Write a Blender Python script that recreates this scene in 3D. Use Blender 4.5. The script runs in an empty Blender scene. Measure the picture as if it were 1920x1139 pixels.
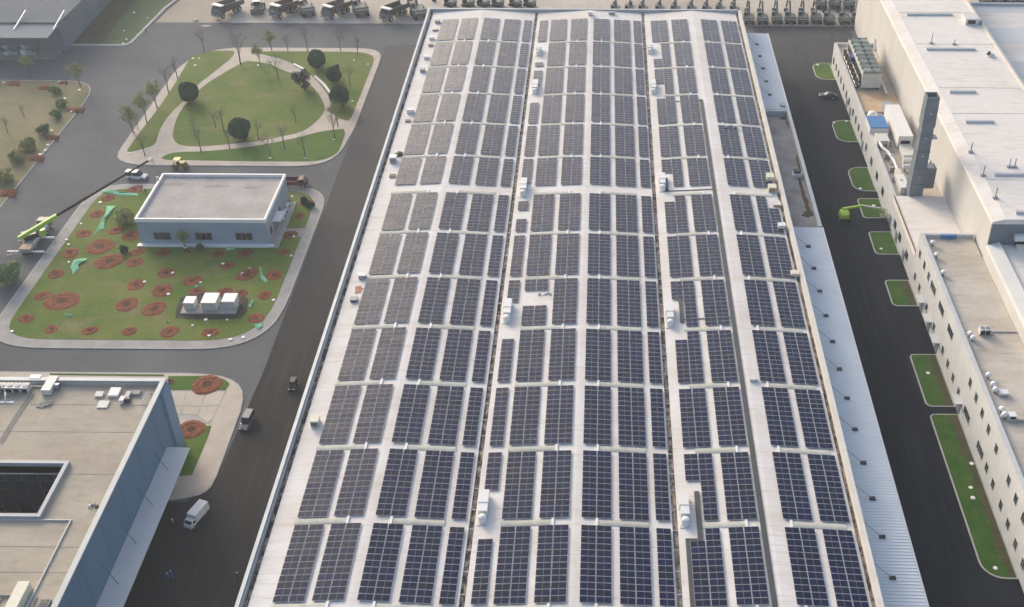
import bpy, math, random
from mathutils import Vector, Matrix
import numpy as np
random.seed(7)
SC = bpy.context.scene
COL = SC.collection

# ------------------------------------------------------------------ camera (measured from the photograph)
F, PX, PY = 2180.0, 1110.0, 570.0            # focal length and optical centre in photo pixels (1920 x 1139)
HC = 139.0                                   # drone height in metres
_ey = np.array([29.0, -1590.0, F]); _ey /= np.linalg.norm(_ey)
_ex = np.array([1.0, 0.007, 0.0]); _ex[2] = -(_ex[0]*_ey[0] + _ex[1]*_ey[1])/_ey[2]; _ex /= np.linalg.norm(_ex)
_ez = np.cross(_ex, _ey)
if _ez[1] > 0: _ez = -_ez
RW = np.stack([_ex, _ey, _ez], 1)            # world -> camera (x right, y down, z forward)
cam_data = bpy.data.cameras.new('camera'); cam = bpy.data.objects.new('camera', cam_data); COL.objects.link(cam)
cam_data.sensor_width = 36.0; cam_data.lens = F*36.0/1920.0
cam_data.shift_x = (960.0 - PX)/1920.0; cam_data.shift_y = 0.0003
cam_data.clip_start = 1.0; cam_data.clip_end = 6000.0
_c = RW.T
cam.matrix_world = Matrix(((_c[0,0], -_c[0,1], -_c[0,2], 0), (_c[1,0], -_c[1,1], -_c[1,2], 0), (_c[2,0], -_c[2,1], -_c[2,2], HC), (0,0,0,1)))
SC.camera = cam

# ------------------------------------------------------------------ light
SUN_EL, SUN_AZ = math.radians(21), math.radians(34)     # low hazy sun ahead and to the left: light runs to +X and -Y
to_sun = Vector((-math.sin(SUN_AZ)*math.cos(SUN_EL), math.cos(SUN_AZ)*math.cos(SUN_EL), math.sin(SUN_EL)))
w = bpy.data.worlds.new('World'); SC.world = w; w.use_nodes = True
nt = w.node_tree; bg = nt.nodes['Background']
sky = nt.nodes.new('ShaderNodeTexSky'); sky.sky_type = 'NISHITA'; sky.sun_disc = False
sky.sun_elevation = SUN_EL; sky.sun_rotation = -SUN_AZ
sky.altitude = 50; sky.air_density = 1.0; sky.dust_density = 4.6; sky.ozone_density = 1.0
nt.links.new(sky.outputs[0], bg.inputs['Color']); bg.inputs['Strength'].default_value = 0.188
sl = bpy.data.lights.new('sun', 'SUN'); sl.energy = 1.2; sl.angle = math.radians(20); sl.color = (1.0, 0.955, 0.89)
so = bpy.data.objects.new('sun', sl); COL.objects.link(so)
so.rotation_euler = (-to_sun).to_track_quat('-Z', 'Y').to_euler(); so.location = (-200, 300, 200)
SC.view_settings.view_transform = 'Standard'; SC.view_settings.look = 'None'
SC.view_settings.exposure = 0.46; SC.view_settings.gamma = 1.0

# ------------------------------------------------------------------ survey helpers: photo pixel -> point on a plane of the place
def at(x, y, z=0.0):
    d = RW.T @ np.array([x-PX, y-PY, F]); t = (z-HC)/d[2]
    return Vector((t*d[0], t*d[1], z))
def zp(ox, oy, s, pts):
    return [(ox+x/s, oy+y/s) for x, y in pts]
def ground(pts, z=0.0):
    return [tuple(at(x, y, z)[:2]) for x, y in pts]

# ------------------------------------------------------------------ mesh helpers
class MB:
    def __init__(s): s.v = []; s.f = []; s.m = []
    def face(s, pts, mi=0):
        i = len(s.v); s.v += [tuple(p) for p in pts]; s.f.append(tuple(range(i, i+len(pts)))); s.m.append(mi)
    def box(s, x0, x1, y0, y1, z0, z1, mi=0, top=None):
        i = len(s.v)
        s.v += [(x0,y0,z0),(x1,y0,z0),(x1,y1,z0),(x0,y1,z0),(x0,y0,z1),(x1,y0,z1),(x1,y1,z1),(x0,y1,z1)]
        for k, q in enumerate(((3,2,1,0),(4,5,6,7),(0,1,5,4),(1,2,6,5),(2,3,7,6),(3,0,4,7))):
            s.f.append(tuple(i+a for a in q)); s.m.append(top if (top is not None and k == 1) else mi)
        return s
    def hexa(s, b, t, mi=0):                  # b, t : four bottom and four top points
        i = len(s.v); s.v += [tuple(p) for p in b] + [tuple(p) for p in t]
        for q in ((3,2,1,0),(4,5,6,7),(0,1,5,4),(1,2,6,5),(2,3,7,6),(3,0,4,7)):
            s.f.append(tuple(i+a for a in q)); s.m.append(mi)
        return s
    def prism(s, pts, z0, z1, mi=0, ti=None):
        a = sum(pts[k][0]*pts[(k+1) % len(pts)][1] - pts[(k+1) % len(pts)][0]*pts[k][1] for k in range(len(pts)))
        if a < 0: pts = pts[::-1]
        n = len(pts); i = len(s.v)
        s.v += [(x, y, z0) for x, y in pts] + [(x, y, z1) for x, y in pts]
        s.f.append(tuple(i+n+k for k in range(n))); s.m.append(mi if ti is None else ti)
        for k in range(n):
            j = (k+1) % n; s.f.append((i+k, i+j, i+n+j, i+n+k)); s.m.append(mi)
        return s
    def tube(s, p, q, r0, r1=None, n=8, mi=0, cap=True):
        r1 = r0 if r1 is None else r1
        p = Vector(p); q = Vector(q); d = (q-p)
        if d.length < 1e-6: return s
        d.normalize(); a = d.cross(Vector((0,0,1)))
        if a.length < 1e-3: a = Vector((1,0,0))
        a.normalize(); b = d.cross(a); i = len(s.v)
        for c, r in ((p, r0), (q, r1)):
            for k in range(n):
                t = 2*math.pi*k/n; s.v.append(tuple(c + a*(r*math.cos(t)) + b*(r*math.sin(t))))
        for k in range(n):
            j = (k+1) % n; s.f.append((i+k, i+n+k, i+n+j, i+j)); s.m.append(mi)
        if cap:
            s.f.append(tuple(i+k for k in range(n))); s.m.append(mi)
            s.f.append(tuple(i+n+k for k in range(n))[::-1]); s.m.append(mi)
        return s
    def lathe(s, c, prof, n=12, mi=0):        # prof: (r, z)
        i = len(s.v)
        for r, z in prof:
            for k in range(n):
                t = 2*math.pi*k/n; s.v.append((c[0]+r*math.cos(t), c[1]+r*math.sin(t), c[2]+z))
        for a in range(len(prof)-1):
            for k in range(n):
                j = (k+1) % n; s.f.append((i+a*n+k, i+a*n+j, i+(a+1)*n+j, i+(a+1)*n+k)); s.m.append(mi)
        s.f.append(tuple(i+(len(prof)-1)*n+k for k in range(n))); s.m.append(mi)
        return s
    def mesh(s, name, mats, smooth=False):
        me = bpy.data.meshes.new(name); me.from_pydata(s.v, [], s.f)
        for m in (mats if isinstance(mats, (list, tuple)) else [mats]): me.materials.append(m)
        me.polygons.foreach_set('material_index', s.m)
        if smooth: me.polygons.foreach_set('use_smooth', [True]*len(s.f))
        me.update(); return me
    def build(s, name, mats, parent=None, loc=(0,0,0), rz=0.0, smooth=False):
        return link(name, s.mesh(name, mats, smooth), parent, loc, rz)
def link(name, me, parent=None, loc=(0,0,0), rz=0.0):
    o = bpy.data.objects.new(name, me); COL.objects.link(o); o.location = loc; o.rotation_euler = (0,0,rz)
    if parent is not None: o.parent = parent
    return o
def thing(name, label, cat, loc=(0,0,0), rz=0.0, group=None):
    o = bpy.data.objects.new(name, None); COL.objects.link(o); o.location = loc; o.rotation_euler = (0,0,rz)
    o.empty_display_size = 0.3
    return tag(o, label, cat, group)
def tag(o, label, cat, group=None):
    o['label'] = label; o['category'] = cat
    if group: o['group'] = group
    return o
def struct(o): o['kind'] = 'structure'; return o
def dup(root, loc, rz=None, label=None, scale=None):
    r = root.copy(); COL.objects.link(r); r.location = loc
    if rz is not None: r.rotation_euler = (0,0,rz)
    if scale is not None: r.scale = scale if isinstance(scale, (tuple, list)) else (scale,)*3
    if label: r['label'] = label
    for ch in list(root.children):
        c = ch.copy(); COL.objects.link(c); c.parent = r
        for g in list(ch.children):
            d = g.copy(); COL.objects.link(d); d.parent = c
    return r
ORD = ['zeroth','first','second','third','fourth','fifth','sixth','seventh','eighth','ninth','tenth','eleventh','twelfth','thirteenth','fourteenth','fifteenth','sixteenth','seventeenth','eighteenth','nineteenth','twentieth']

# ------------------------------------------------------------------ materials
def mat(name, c, rough=0.75, var=0.12, scale=0.25, fine=None, c2=None, metal=0.0, spec=0.4, bump=0.0, bscale=6.0, rnd=0.0, stretch=None, lo=0.35, hi=0.65, fvar=0.1, wear_sheen=None, streak=None):
    m = bpy.data.materials.new(name); m.use_nodes = True; n = m.node_tree.nodes; L = m.node_tree.links
    b = n['Principled BSDF']; b.inputs['Roughness'].default_value = rough; b.inputs['Metallic'].default_value = metal
    b.inputs['Specular IOR Level'].default_value = spec
    geo = n.new('ShaderNodeNewGeometry'); vec = geo.outputs['Position']
    if stretch:
        mp = n.new('ShaderNodeMapping'); mp.inputs['Scale'].default_value = stretch; L.new(vec, mp.inputs['Vector']); vec = mp.outputs[0]
    t = n.new('ShaderNodeTexNoise'); t.inputs['Scale'].default_value = scale; t.inputs['Detail'].default_value = 6; t.inputs['Roughness'].default_value = 0.6
    L.new(vec, t.inputs['Vector'])
    r = n.new('ShaderNodeValToRGB'); r.color_ramp.elements[0].position = lo; r.color_ramp.elements[1].position = hi
    if c2 is None:
        ca = tuple(x*(1-var) for x in c); cb = tuple(min(1, x*(1+var)) for x in c)
    else: ca, cb = c, c2
    r.color_ramp.elements[0].color = (*ca, 1); r.color_ramp.elements[1].color = (*cb, 1)
    L.new(t.outputs['Fac'], r.inputs['Fac']); col = r.outputs['Color']
    def mul(col, fac_out, a, bb):
        mr = n.new('ShaderNodeMapRange'); mr.inputs['To Min'].default_value = a; mr.inputs['To Max'].default_value = bb
        L.new(fac_out, mr.inputs['Value'])
        mx = n.new('ShaderNodeMix'); mx.data_type = 'RGBA'; mx.blend_type = 'MULTIPLY'; mx.inputs['Factor'].default_value = 1
        L.new(col, mx.inputs['A']); L.new(mr.outputs[0], mx.inputs['B']); return mx.outputs['Result']
    if wear_sheen:                                   # paler along the street in ragged patches: wear, with far sheen put into colour
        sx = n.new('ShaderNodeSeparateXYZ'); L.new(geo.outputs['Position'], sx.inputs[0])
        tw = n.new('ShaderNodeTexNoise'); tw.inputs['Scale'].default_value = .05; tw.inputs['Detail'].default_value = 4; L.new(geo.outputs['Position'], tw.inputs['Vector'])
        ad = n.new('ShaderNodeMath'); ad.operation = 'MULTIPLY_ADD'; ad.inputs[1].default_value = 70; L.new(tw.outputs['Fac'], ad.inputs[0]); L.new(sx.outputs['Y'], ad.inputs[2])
        mr0 = n.new('ShaderNodeMapRange'); mr0.interpolation_type = 'SMOOTHSTEP'; mr0.inputs['From Min'].default_value = wear_sheen[1]+35; mr0.inputs['From Max'].default_value = wear_sheen[2]+35; L.new(ad.outputs[0], mr0.inputs['Value'])
        mw = n.new('ShaderNodeMix'); mw.data_type = 'RGBA'; L.new(mr0.outputs[0], mw.inputs['Factor']); L.new(col, mw.inputs['A']); mw.inputs['B'].default_value = (*wear_sheen[0], 1); col = mw.outputs['Result']
    if streak:                                 # thin rain and dirt streaks with a shape of their own
        ms = n.new('ShaderNodeMapping'); ms.inputs['Scale'].default_value = streak[1]; L.new(geo.outputs['Position'], ms.inputs['Vector'])
        ts = n.new('ShaderNodeTexNoise'); ts.inputs['Scale'].default_value = 1.0; ts.inputs['Detail'].default_value = 5; L.new(ms.outputs[0], ts.inputs['Vector'])
        rs = n.new('ShaderNodeMapRange'); rs.inputs['From Min'].default_value = .54; rs.inputs['From Max'].default_value = .74; rs.inputs['To Max'].default_value = streak[2]; L.new(ts.outputs['Fac'], rs.inputs['Value'])
        mw2 = n.new('ShaderNodeMix'); mw2.data_type = 'RGBA'; L.new(rs.outputs[0], mw2.inputs['Factor']); L.new(col, mw2.inputs['A']); mw2.inputs['B'].default_value = (*streak[0], 1); col = mw2.outputs['Result']
    if fine:
        t2 = n.new('ShaderNodeTexNoise'); t2.inputs['Scale'].default_value = fine; t2.inputs['Detail'].default_value = 3
        L.new(geo.outputs['Position'], t2.inputs['Vector']); col = mul(col, t2.outputs['Fac'], 1-2*fvar, 1+2*fvar)
    if rnd:
        oi = n.new('ShaderNodeObjectInfo'); col = mul(col, oi.outputs['Random'], 1-rnd, 1+rnd)
    L.new(col, b.inputs['Base Color'])
    if bump:
        t3 = n.new('ShaderNodeTexNoise'); t3.inputs['Scale'].default_value = bscale; t3.inputs['Detail'].default_value = 4
        L.new(geo.outputs['Position'], t3.inputs['Vector'])
        bp = n.new('ShaderNodeBump'); bp.inputs['Strength'].default_value = bump; bp.inputs['Distance'].default_value = 0.1
        L.new(t3.outputs['Fac'], bp.inputs['Height']); L.new(bp.outputs[0], b.inputs['Normal'])
    return m
MT = {}
MT['earth'] = mat('earth', (.30,.25,.19), .95, scale=.02, c2=(.42,.36,.28))
MT['asphalt_old'] = mat('asphalt_old', (.110,.111,.113), .9, spec=.12, scale=.05, c2=(.156,.158,.161), fine=1.2, fvar=.06, lo=.3, hi=.7)
MT['asphalt_new'] = mat('asphalt_new', (.031,.0295,.029), .9, spec=.1, scale=.06, c2=(.050,.0465,.0445), fine=1.5, fvar=.08, stretch=(1.6,.35,1), wear_sheen=((.105,.103,.102), 150, 300), streak=((.075,.071,.068), (1.1,.05,1), .5))
MT['asphalt_cool'] = mat('asphalt_cool', (.011,.0135,.0185), .9, spec=.08, scale=.06, c2=(.023,.0265,.034), fine=1.5, fvar=.08, stretch=(1.6,.35,1), wear_sheen=((.092,.090,.090), 265, 335), streak=((.042,.046,.054), (1.1,.05,1), .5))  # new dark asphalt, with the street canyon's shade put into the colour
MT['yard'] = mat('yard_concrete', (.42,.36,.29), .9, scale=.035, c2=(.56,.50,.43), fine=.6, fvar=.06)
MT['kerb'] = mat('kerb_stone', (.42,.41,.38), .85, scale=.5, var=.12)
MT['paving'] = mat('paving', (.30,.285,.265), .85, scale=.25, c2=(.38,.365,.34), fine=3, fvar=.07)
MT['path'] = mat('path_paving', (.46,.39,.32), .85, scale=.25, c2=(.54,.47,.40), fine=3, fvar=.07)
MT['grass'] = mat('lawn_grass', (.085,.145,.010), .95, scale=.09, c2=(.155,.178,.032), fine=2.5, fvar=.16, bump=.6, bscale=5, lo=.38, hi=.66, streak=((.215,.185,.085), (.10,.16,1), .75))
MT['grass_lush'] = mat('lush_grass', (.045,.120,.006), .95, scale=.15, c2=(.090,.150,.012), fine=2.5, fvar=.16, bump=.6, bscale=5)
MT['grass_dry'] = mat('dry_grass', (.165,.160,.075), .95, scale=.12, c2=(.250,.205,.115), fine=2.0, fvar=.12, bump=.6, bscale=4)
MT['grass_strip'] = mat('strip_grass', (.050,.100,.030), .95, scale=.2, c2=(.085,.120,.045), fine=2.5, fvar=.15, bump=.6, bscale=5)
MT['grass_shaded'] = mat('shaded_bed_grass', (.022,.085,.004), .95, scale=.3, c2=(.050,.110,.008), fine=2.5, fvar=.2, bump=.6, bscale=5)  # same lawn grass, darkened: the right street's shade is put into the colour
MT['soil'] = mat('red_soil', (.125,.036,.013), .95, scale=1.6, c2=(.27,.088,.036), fine=4, fvar=.32, bump=.8, bscale=4)
MT['soil_dark'] = mat('dark_soil', (.055,.022,.013), .95, scale=1.2, c2=(.10,.036,.020), fine=5, fvar=.15)
MT['mulch'] = mat('dark_mulch', (.035,.030,.024), .95, scale=1.0, c2=(.075,.058,.045), fine=4, fvar=.2, bump=.7)
MT['bare'] = mat('bare_soil', (.045,.052,.016), .95, scale=.5, c2=(.085,.066,.034), fine=3, fvar=.15)
MT['roof'] = mat('roof_sheet', (.70,.645,.585), .75, spec=.15, scale=.10, c2=(.79,.755,.715), fine=.5, fvar=.03, lo=.35, hi=.62, stretch=(.6,1.4,1), streak=((.52,.45,.36), (.16,1.6,1), .55))
MT['roof_warm'] = mat('roof_warm', (.70,.64,.575), .6, scale=.3, c2=(.78,.745,.70), fine=.8, fvar=.04, lo=.35, hi=.6)
MT['skylight'] = mat('fibreglass', (.50,.49,.41), .8, scale=.8, c2=(.60,.585,.51), rnd=.08, spec=.15)
MT['white_cap'] = mat('white_cap', (.80,.79,.77), .5, scale=1, var=.04)
MT['gutter'] = mat('gutter_debris', (.016,.013,.010), .8, scale=1.5, c2=(.34,.28,.235), fine=4, fvar=.25, stretch=(1.2,.5,1), lo=.42, hi=.60)
MT['cap_grey'] = mat('parapet_cap', (.42,.45,.47), .45, scale=.4, var=.08, metal=.2)
MT['cap_cream'] = mat('parapet_cream', (.66,.60,.52), .6, scale=.5, c2=(.72,.68,.61))
MT['wall_main'] = mat('factory_wall', (.55,.55,.54), .6, scale=.2, var=.05)
MT['canopy'] = mat('canopy_sheet', (.62,.65,.67), .7, spec=.2, scale=.15, c2=(.68,.71,.73))
MT['tray'] = mat('galvanised_tray', (.060,.064,.066), .6, scale=.5, var=.15, metal=.0)
MT['alu'] = mat('aluminium', (.62,.63,.64), .4, var=.05, metal=.5)
MT['steel'] = mat('steel', (.30,.31,.32), .45, var=.1, metal=.6)
MT['dark'] = mat('dark_rubber', (.018,.018,.019), .7, var=.1)
MT['black'] = mat('black_paint', (.025,.025,.027), .45, var=.1)
MT['glass'] = mat('dark_glass', (.014,.018,.022), .12, var=.1, spec=.6)
MT['court_glass'] = mat('courtyard_glass', (.03,.038,.048), .2, var=.3, scale=.5)
MT['glass2'] = mat('curtained_glass', (.05,.055,.06), .25, var=.2, scale=1.5)
MT['white'] = mat('white_paint', (.78,.77,.75), .45, var=.04, scale=1.0)
MT['offwhite'] = mat('offwhite_unit', (.66,.65,.60), .5, var=.07, scale=1.0)
MT['cream'] = mat('cream_unit', (.72,.68,.54), .5, var=.05, scale=1.0)
MT['grey'] = mat('grey_unit', (.33,.34,.35), .5, var=.1, scale=1.0)
MT['conc'] = mat('concrete', (.34,.325,.30), .85, scale=.4, c2=(.44,.42,.395), fine=2, fvar=.06)
MT['conc_stain'] = mat('stained_concrete', (.24,.215,.19), .85, scale=.25, c2=(.36,.335,.31), fine=1.5, fvar=.08)
MT['roof_beige'] = mat('beige_roof', (.47,.41,.335), .85, scale=.12, c2=(.58,.525,.45), fine=1.0, fvar=.06, stretch=(.6,1.5,1), streak=((.30,.25,.20), (.25,.9,1), .45))
MT['roof_tan'] = mat('tan_roof', (.37,.315,.245), .85, scale=.09, c2=(.50,.435,.335), fine=1.0, fvar=.06, stretch=(.8,1.2,1), streak=((.27,.23,.185), (.25,.9,1), .45))
MT['roof_pink'] = mat('grey_pink_roof', (.36,.325,.30), .85, scale=.16, c2=(.47,.435,.41), fine=1.2, fvar=.07)
MT['roof_hall'] = mat('hall_roof', (.77,.71,.64), .75, spec=.15, scale=.05, c2=(.82,.775,.72), fine=.4, fvar=.03, streak=((.55,.47,.38), (.2,1.3,1), .5))
MT['roof_cool'] = mat('cool_roof', (.58,.585,.575), .8, spec=.12, scale=.08, c2=(.66,.66,.645))
MT['roof_orange'] = mat('orange_roof', (.52,.36,.22), .85, scale=.3, c2=(.62,.47,.32))
MT['wall_blue'] = mat('blue_cladding', (.098,.185,.27), .6, scale=.15, c2=(.115,.21,.305), stretch=(1,1.5,.2))
MT['wall_blue2'] = mat('light_blue_cladding', (.15,.27,.39), .45, scale=.3, var=.05)
MT['wall_small'] = mat('bluegrey_wall', (.27,.335,.41), .6, scale=.3, c2=(.315,.38,.455))
MT['wall_cream'] = mat('cream_wall', (.53,.515,.485), .85, scale=.15, c2=(.59,.575,.55), spec=.2, fine=.8, fvar=.03, stretch=(1,1,.35))
MT['wall_office'] = mat('pale_office_wall', (.54,.545,.54), .85, scale=.3, c2=(.60,.60,.59), spec=.2, fine=1, fvar=.04, stretch=(1,1,.4))
MT['bluegrey'] = mat('bluegrey_metal', (.15,.18,.205), .6, scale=.3, c2=(.19,.22,.245))
MT['blue_tarp'] = mat('blue_tarp', (.055,.20,.44), .5, scale=1, var=.08)
MT['blue_dark'] = mat('blue_part', (.03,.06,.16), .4, var=.1)
MT['net'] = mat('green_net', (.13,.42,.22), .8, scale=1.5, c2=(.24,.58,.36), fine=6, fvar=.15)
MT['red'] = mat('dark_red_paint', (.09,.022,.022), .45, var=.1)
MT['orange'] = mat('orange_sheet', (.42,.20,.12), .8, var=.15, scale=2)
MT['green_bright'] = mat('lime_paint', (.36,.56,.05), .4, var=.06)
MT['machine_green'] = mat('machine_green', (.060,.085,.070), .45, scale=.8, c2=(.10,.13,.11), rnd=.12)
MT['machine_grey'] = mat('machine_grey', (.10,.115,.115), .5, scale=.8, c2=(.15,.165,.16), rnd=.12)
MT['bed'] = mat('dump_bed', (.075,.060,.055), .6, scale=.8, c2=(.12,.095,.085), rnd=.2)
MT['yellow'] = mat('yellow_paint', (.55,.42,.08), .45, var=.08)
MT['brown'] = mat('brown_metal', (.16,.11,.06), .6, var=.15)
MT['car_white'] = mat('car_white', (.75,.75,.75), .25, var=.02)
MT['car_silver'] = mat('car_silver', (.16,.165,.17), .3, var=.04, metal=.2)
MT['car_dark'] = mat('car_dark', (.035,.037,.042), .22, var=.05)
MT['lamp'] = mat('lamp_lens', (.65,.64,.60), .2, var=.03)
MT['lamp_red'] = mat('tail_lens', (.35,.02,.02), .25, var=.03)
MT['skin'] = mat('skin', (.42,.25,.17), .6, var=.05)
MT['hair'] = mat('hair', (.015,.012,.010), .6, var=.05)
MT['cl_white'] = mat('white_shirt', (.70,.70,.72), .8, var=.05)
MT['cl_blue'] = mat('blue_overalls', (.07,.09,.30), .8, var=.1)
MT['cl_dark'] = mat('dark_trousers', (.03,.03,.04), .8, var=.1)
MT['cl_red'] = mat('red_jacket', (.35,.05,.05), .8, var=.1)
MT['bark'] = mat('bark', (.085,.070,.056), .9, scale=2, c2=(.14,.12,.10))
MT['twig'] = mat('twigs', (.19,.175,.14), .9, var=.15, scale=2)
MT['leaf_dark'] = mat('dark_leaves', (.020,.066,.028), .85, spec=.1, scale=1.4, c2=(.050,.115,.048), rnd=.1)
MT['leaf_brown'] = mat('brown_leaves', (.050,.044,.036), .7, scale=1.2, c2=(.085,.074,.058))
MT['leaf_mid'] = mat('mid_leaves', (.10,.19,.045), .7, scale=1.2, c2=(.18,.27,.09), rnd=.15)
MT['leaf_yellow'] = mat('yellow_leaves', (.24,.27,.07), .7, scale=1.2, c2=(.36,.37,.14), rnd=.15)
def panel_material():
    m = bpy.data.materials.new('solar_glass'); m.use_nodes = True; n = m.node_tree.nodes; L = m.node_tree.links
    b = n['Principled BSDF']; oi = n.new('ShaderNodeObjectInfo')
    r = n.new('ShaderNodeValToRGB'); e = r.color_ramp.elements
    e[0].position = 0; e[0].color = (.0060,.0090,.034,1); e[1].position = 1; e[1].color = (.008,.008,.018,1)
    for p, c in ((.25,(.004,.008,.040)), (.45,(.007,.009,.026)), (.6,(.003,.012,.030)), (.8,(.008,.008,.050))):
        k = e.new(p); k.color = (*c, 1)
    L.new(oi.outputs['Random'], r.inputs['Fac'])
    geo = n.new('ShaderNodeNewGeometry'); t = n.new('ShaderNodeTexNoise'); t.inputs['Scale'].default_value = 3.5; t.inputs['Detail'].default_value = 3
    L.new(geo.outputs['Position'], t.inputs['Vector'])
    mr = n.new('ShaderNodeMapRange'); mr.inputs['To Min'].default_value = .55; mr.inputs['To Max'].default_value = 1.45; L.new(t.outputs['Fac'], mr.inputs['Value'])
    mx = n.new('ShaderNodeMix'); mx.data_type = 'RGBA'; mx.blend_type = 'MULTIPLY'; mx.inputs['Factor'].default_value = 1
    L.new(r.outputs[0], mx.inputs['A']); L.new(mr.outputs[0], mx.inputs['B']); L.new(mx.outputs['Result'], b.inputs['Base Color'])
    b.inputs['Roughness'].default_value = .11; b.inputs['Specular IOR Level'].default_value = .30
    b.inputs['Sheen Weight'].default_value = .0; b.inputs['Sheen Roughness'].default_value = .28; b.inputs['Sheen Tint'].default_value = (1,.93,.86,1)
    return m
MT['panel'] = panel_material()
MT['panel_frame'] = mat('panel_frame', (.50,.51,.54), .6, var=.04, metal=.0, spec=.2)
# ================================================================== GROUND, ROADS, ISLANDS
def sheet(name, pts, z, m):
    b = MB(); a = sum(pts[k][0]*pts[(k+1) % len(pts)][1] - pts[(k+1) % len(pts)][0]*pts[k][1] for k in range(len(pts)))
    b.face([(x, y, z) for x, y in (pts if a > 0 else pts[::-1])]); return struct(b.build(name, m))
def rect(x0, x1, y0, y1): return [(x0,y0),(x1,y0),(x1,y1),(x0,y1)]
sheet('ground', rect(-1400, 1400, -600, 2000), -0.30, MT['earth'])
o = MB().box(-420, 260, -40, 333.9, -0.6, 0.0).build('road', MT['asphalt_old']); struct(o)
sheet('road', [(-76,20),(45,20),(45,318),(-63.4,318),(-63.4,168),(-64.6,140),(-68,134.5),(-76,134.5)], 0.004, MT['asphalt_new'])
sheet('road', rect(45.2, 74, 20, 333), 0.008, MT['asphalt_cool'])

def inset(pts, d):
    a = sum(pts[k][0]*pts[(k+1) % len(pts)][1] - pts[(k+1) % len(pts)][0]*pts[k][1] for k in range(len(pts)))
    if a < 0: pts = pts[::-1]
    out = []; n = len(pts)
    for k in range(n):
        p0, p1, p2 = Vector(pts[k-1]), Vector(pts[k]), Vector(pts[(k+1) % n])
        e0 = (p1-p0).normalized(); e1 = (p2-p1).normalized()
        nrm = Vector((-e0.y-e1.y, e0.x+e1.x)); 
        if nrm.length < 1e-4: nrm = Vector((-e0.y, e0.x))
        nrm.normalize(); c = max(.45, nrm.dot(Vector((-e0.y, e0.x))))
        q = p1 + nrm*(d/c); out.append((q.x, q.y))
    return out
def smooth(pts, it=2):
    for _ in range(it):
        q = []
        for k in range(len(pts)):
            a, b = pts[k], pts[(k+1) % len(pts)]
            L = math.hypot(a[0]-b[0], a[1]-b[1])
            t = .25 if L < 12 else 2.2/L
            q += [(a[0]+(b[0]-a[0])*t, a[1]+(b[1]-a[1])*t), (b[0]+(a[0]-b[0])*t, b[1]+(a[1]-b[1])*t)]
        pts = q
    return pts
def island(outline, pave=MT['paving'], it=2):
    p = smooth(outline, it)
    k = struct(MB().prism(p, -.02, .15).build('kerb', MT['kerb']))
    struct(MB().prism(inset(p, .28), .10, .155).build('pavement', pave))
def lawn(pts, m=MT['grass'], z=.20, it=1, name='lawn'):
    return struct(MB().prism(smooth(pts, it), .05, z).build(name, m))

z4 = lambda l: ground(zp(220, 40, 4.067, l)); z5 = lambda l: ground(zp(460, 40, 4.069, l))
z6 = lambda l: ground(zp(0, 260, 3.996, l)); z7 = lambda l: ground(zp(300, 260, 3.996, l))
z8 = lambda l: ground(zp(0, 480, 3.996, l)); z8b = lambda l: ground(zp(310, 500, 7.12, l)); zb = lambda l: ground(zp(0, 680, 3.996, l))
# park island with the ring path
island([(-119.6,251.5),(-117.6,248),(-113,246.1),(-72,246.0),(-67,248.2),(-64.6,253),(-63.4,266),(-63.4,309),(-64.5,313),(-68,315.4),(-108,315.5),(-114,312.5),(-118,306.5),(-119.6,300)], MT['path'])
lawn(z4([(580,265),(720,230),(880,228),(895,245),(880,275),(740,390),(620,480),(520,600),(440,670),(370,750),(320,840),(300,920),(280,950),(170,985),(80,1005),(75,985),(190,830),(320,660),(430,500),(500,380),(540,310)]))
lawn(z4([(935,330),(860,370),(650,500),(560,600),(500,660),(450,750),(425,850),(425,895),(450,935),(510,955),(640,960),(860,940)]) + z5([(0,930),(140,915),(290,880),(430,850),(520,790),(590,720),(612,670),(590,610),(545,540),(490,480),(400,410),(330,395),(240,355),(160,325),(60,310),(0,310)]))
lawn(z4([(310,1060),(400,1010),(520,1000),(640,1000),(976,970)]) + z5([(140,945),(300,915),(450,880),(560,850),(690,830),(775,828),(720,985),(690,1020),(620,1055),(520,1075),(0,1072)]), MT['grass_lush'])
lawn(z5([(60,235),(490,235),(880,240),(960,260),(985,290),(970,340),(800,765),(740,755),(700,740),(665,690),(650,600),(600,520),(520,430),(440,375),(380,340),(280,290),(140,260)]))
for pts in ([(365,340),(440,378),(450,372),(375,333)], [(525,432),(600,505),(640,560),(650,545),(610,490),(535,425)]):   # white low bench walls beside the path
    o = MB().prism(z5(pts), .1, .55).build('bench_wall', MT['white'])
    tag(o, 'low white bench wall on the path edge, %s the brown-leaved tree' % ('far-left of' if pts[0][0] == 365 else 'right of'), 'bench', 'white bench walls along the park path')
# lawn island with the small building
island([(-120.3,187),(-120.0,180.5),(-117,176.5),(-111,174.7),(-75,174.7),(-69,176.6),(-65,181.5),(-63.8,189),(-63.7,226),(-64.2,231.5),(-67,235.2),(-72,236.8),(-113,237.2),(-118,235.5),(-119.8,230)])
def box_round(x0, x1, y0, y1, r=3.0): return [(x0+r,y0),(x1-r,y0),(x1,y0+r),(x1,y1-r),(x1-r,y1),(x0+r,y1),(x0,y1-r),(x0,y0+r)]
lawn([(-117.4,187),(-117.2,181.8),(-115,178.8),(-110.5,177.4),(-75.5,177.4),(-70.5,179),(-67.4,183),(-66.2,189.5),(-66.1,226),(-66.8,230.6),(-69,233.2),(-73,234.4),(-112.6,234.8),(-116,233.4),(-117.2,229.5)])
o = MB().prism(rect(-71.5,-65.9,214.6,218.0), .1, .212).build('path', MT['paving']); struct(o)
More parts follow.
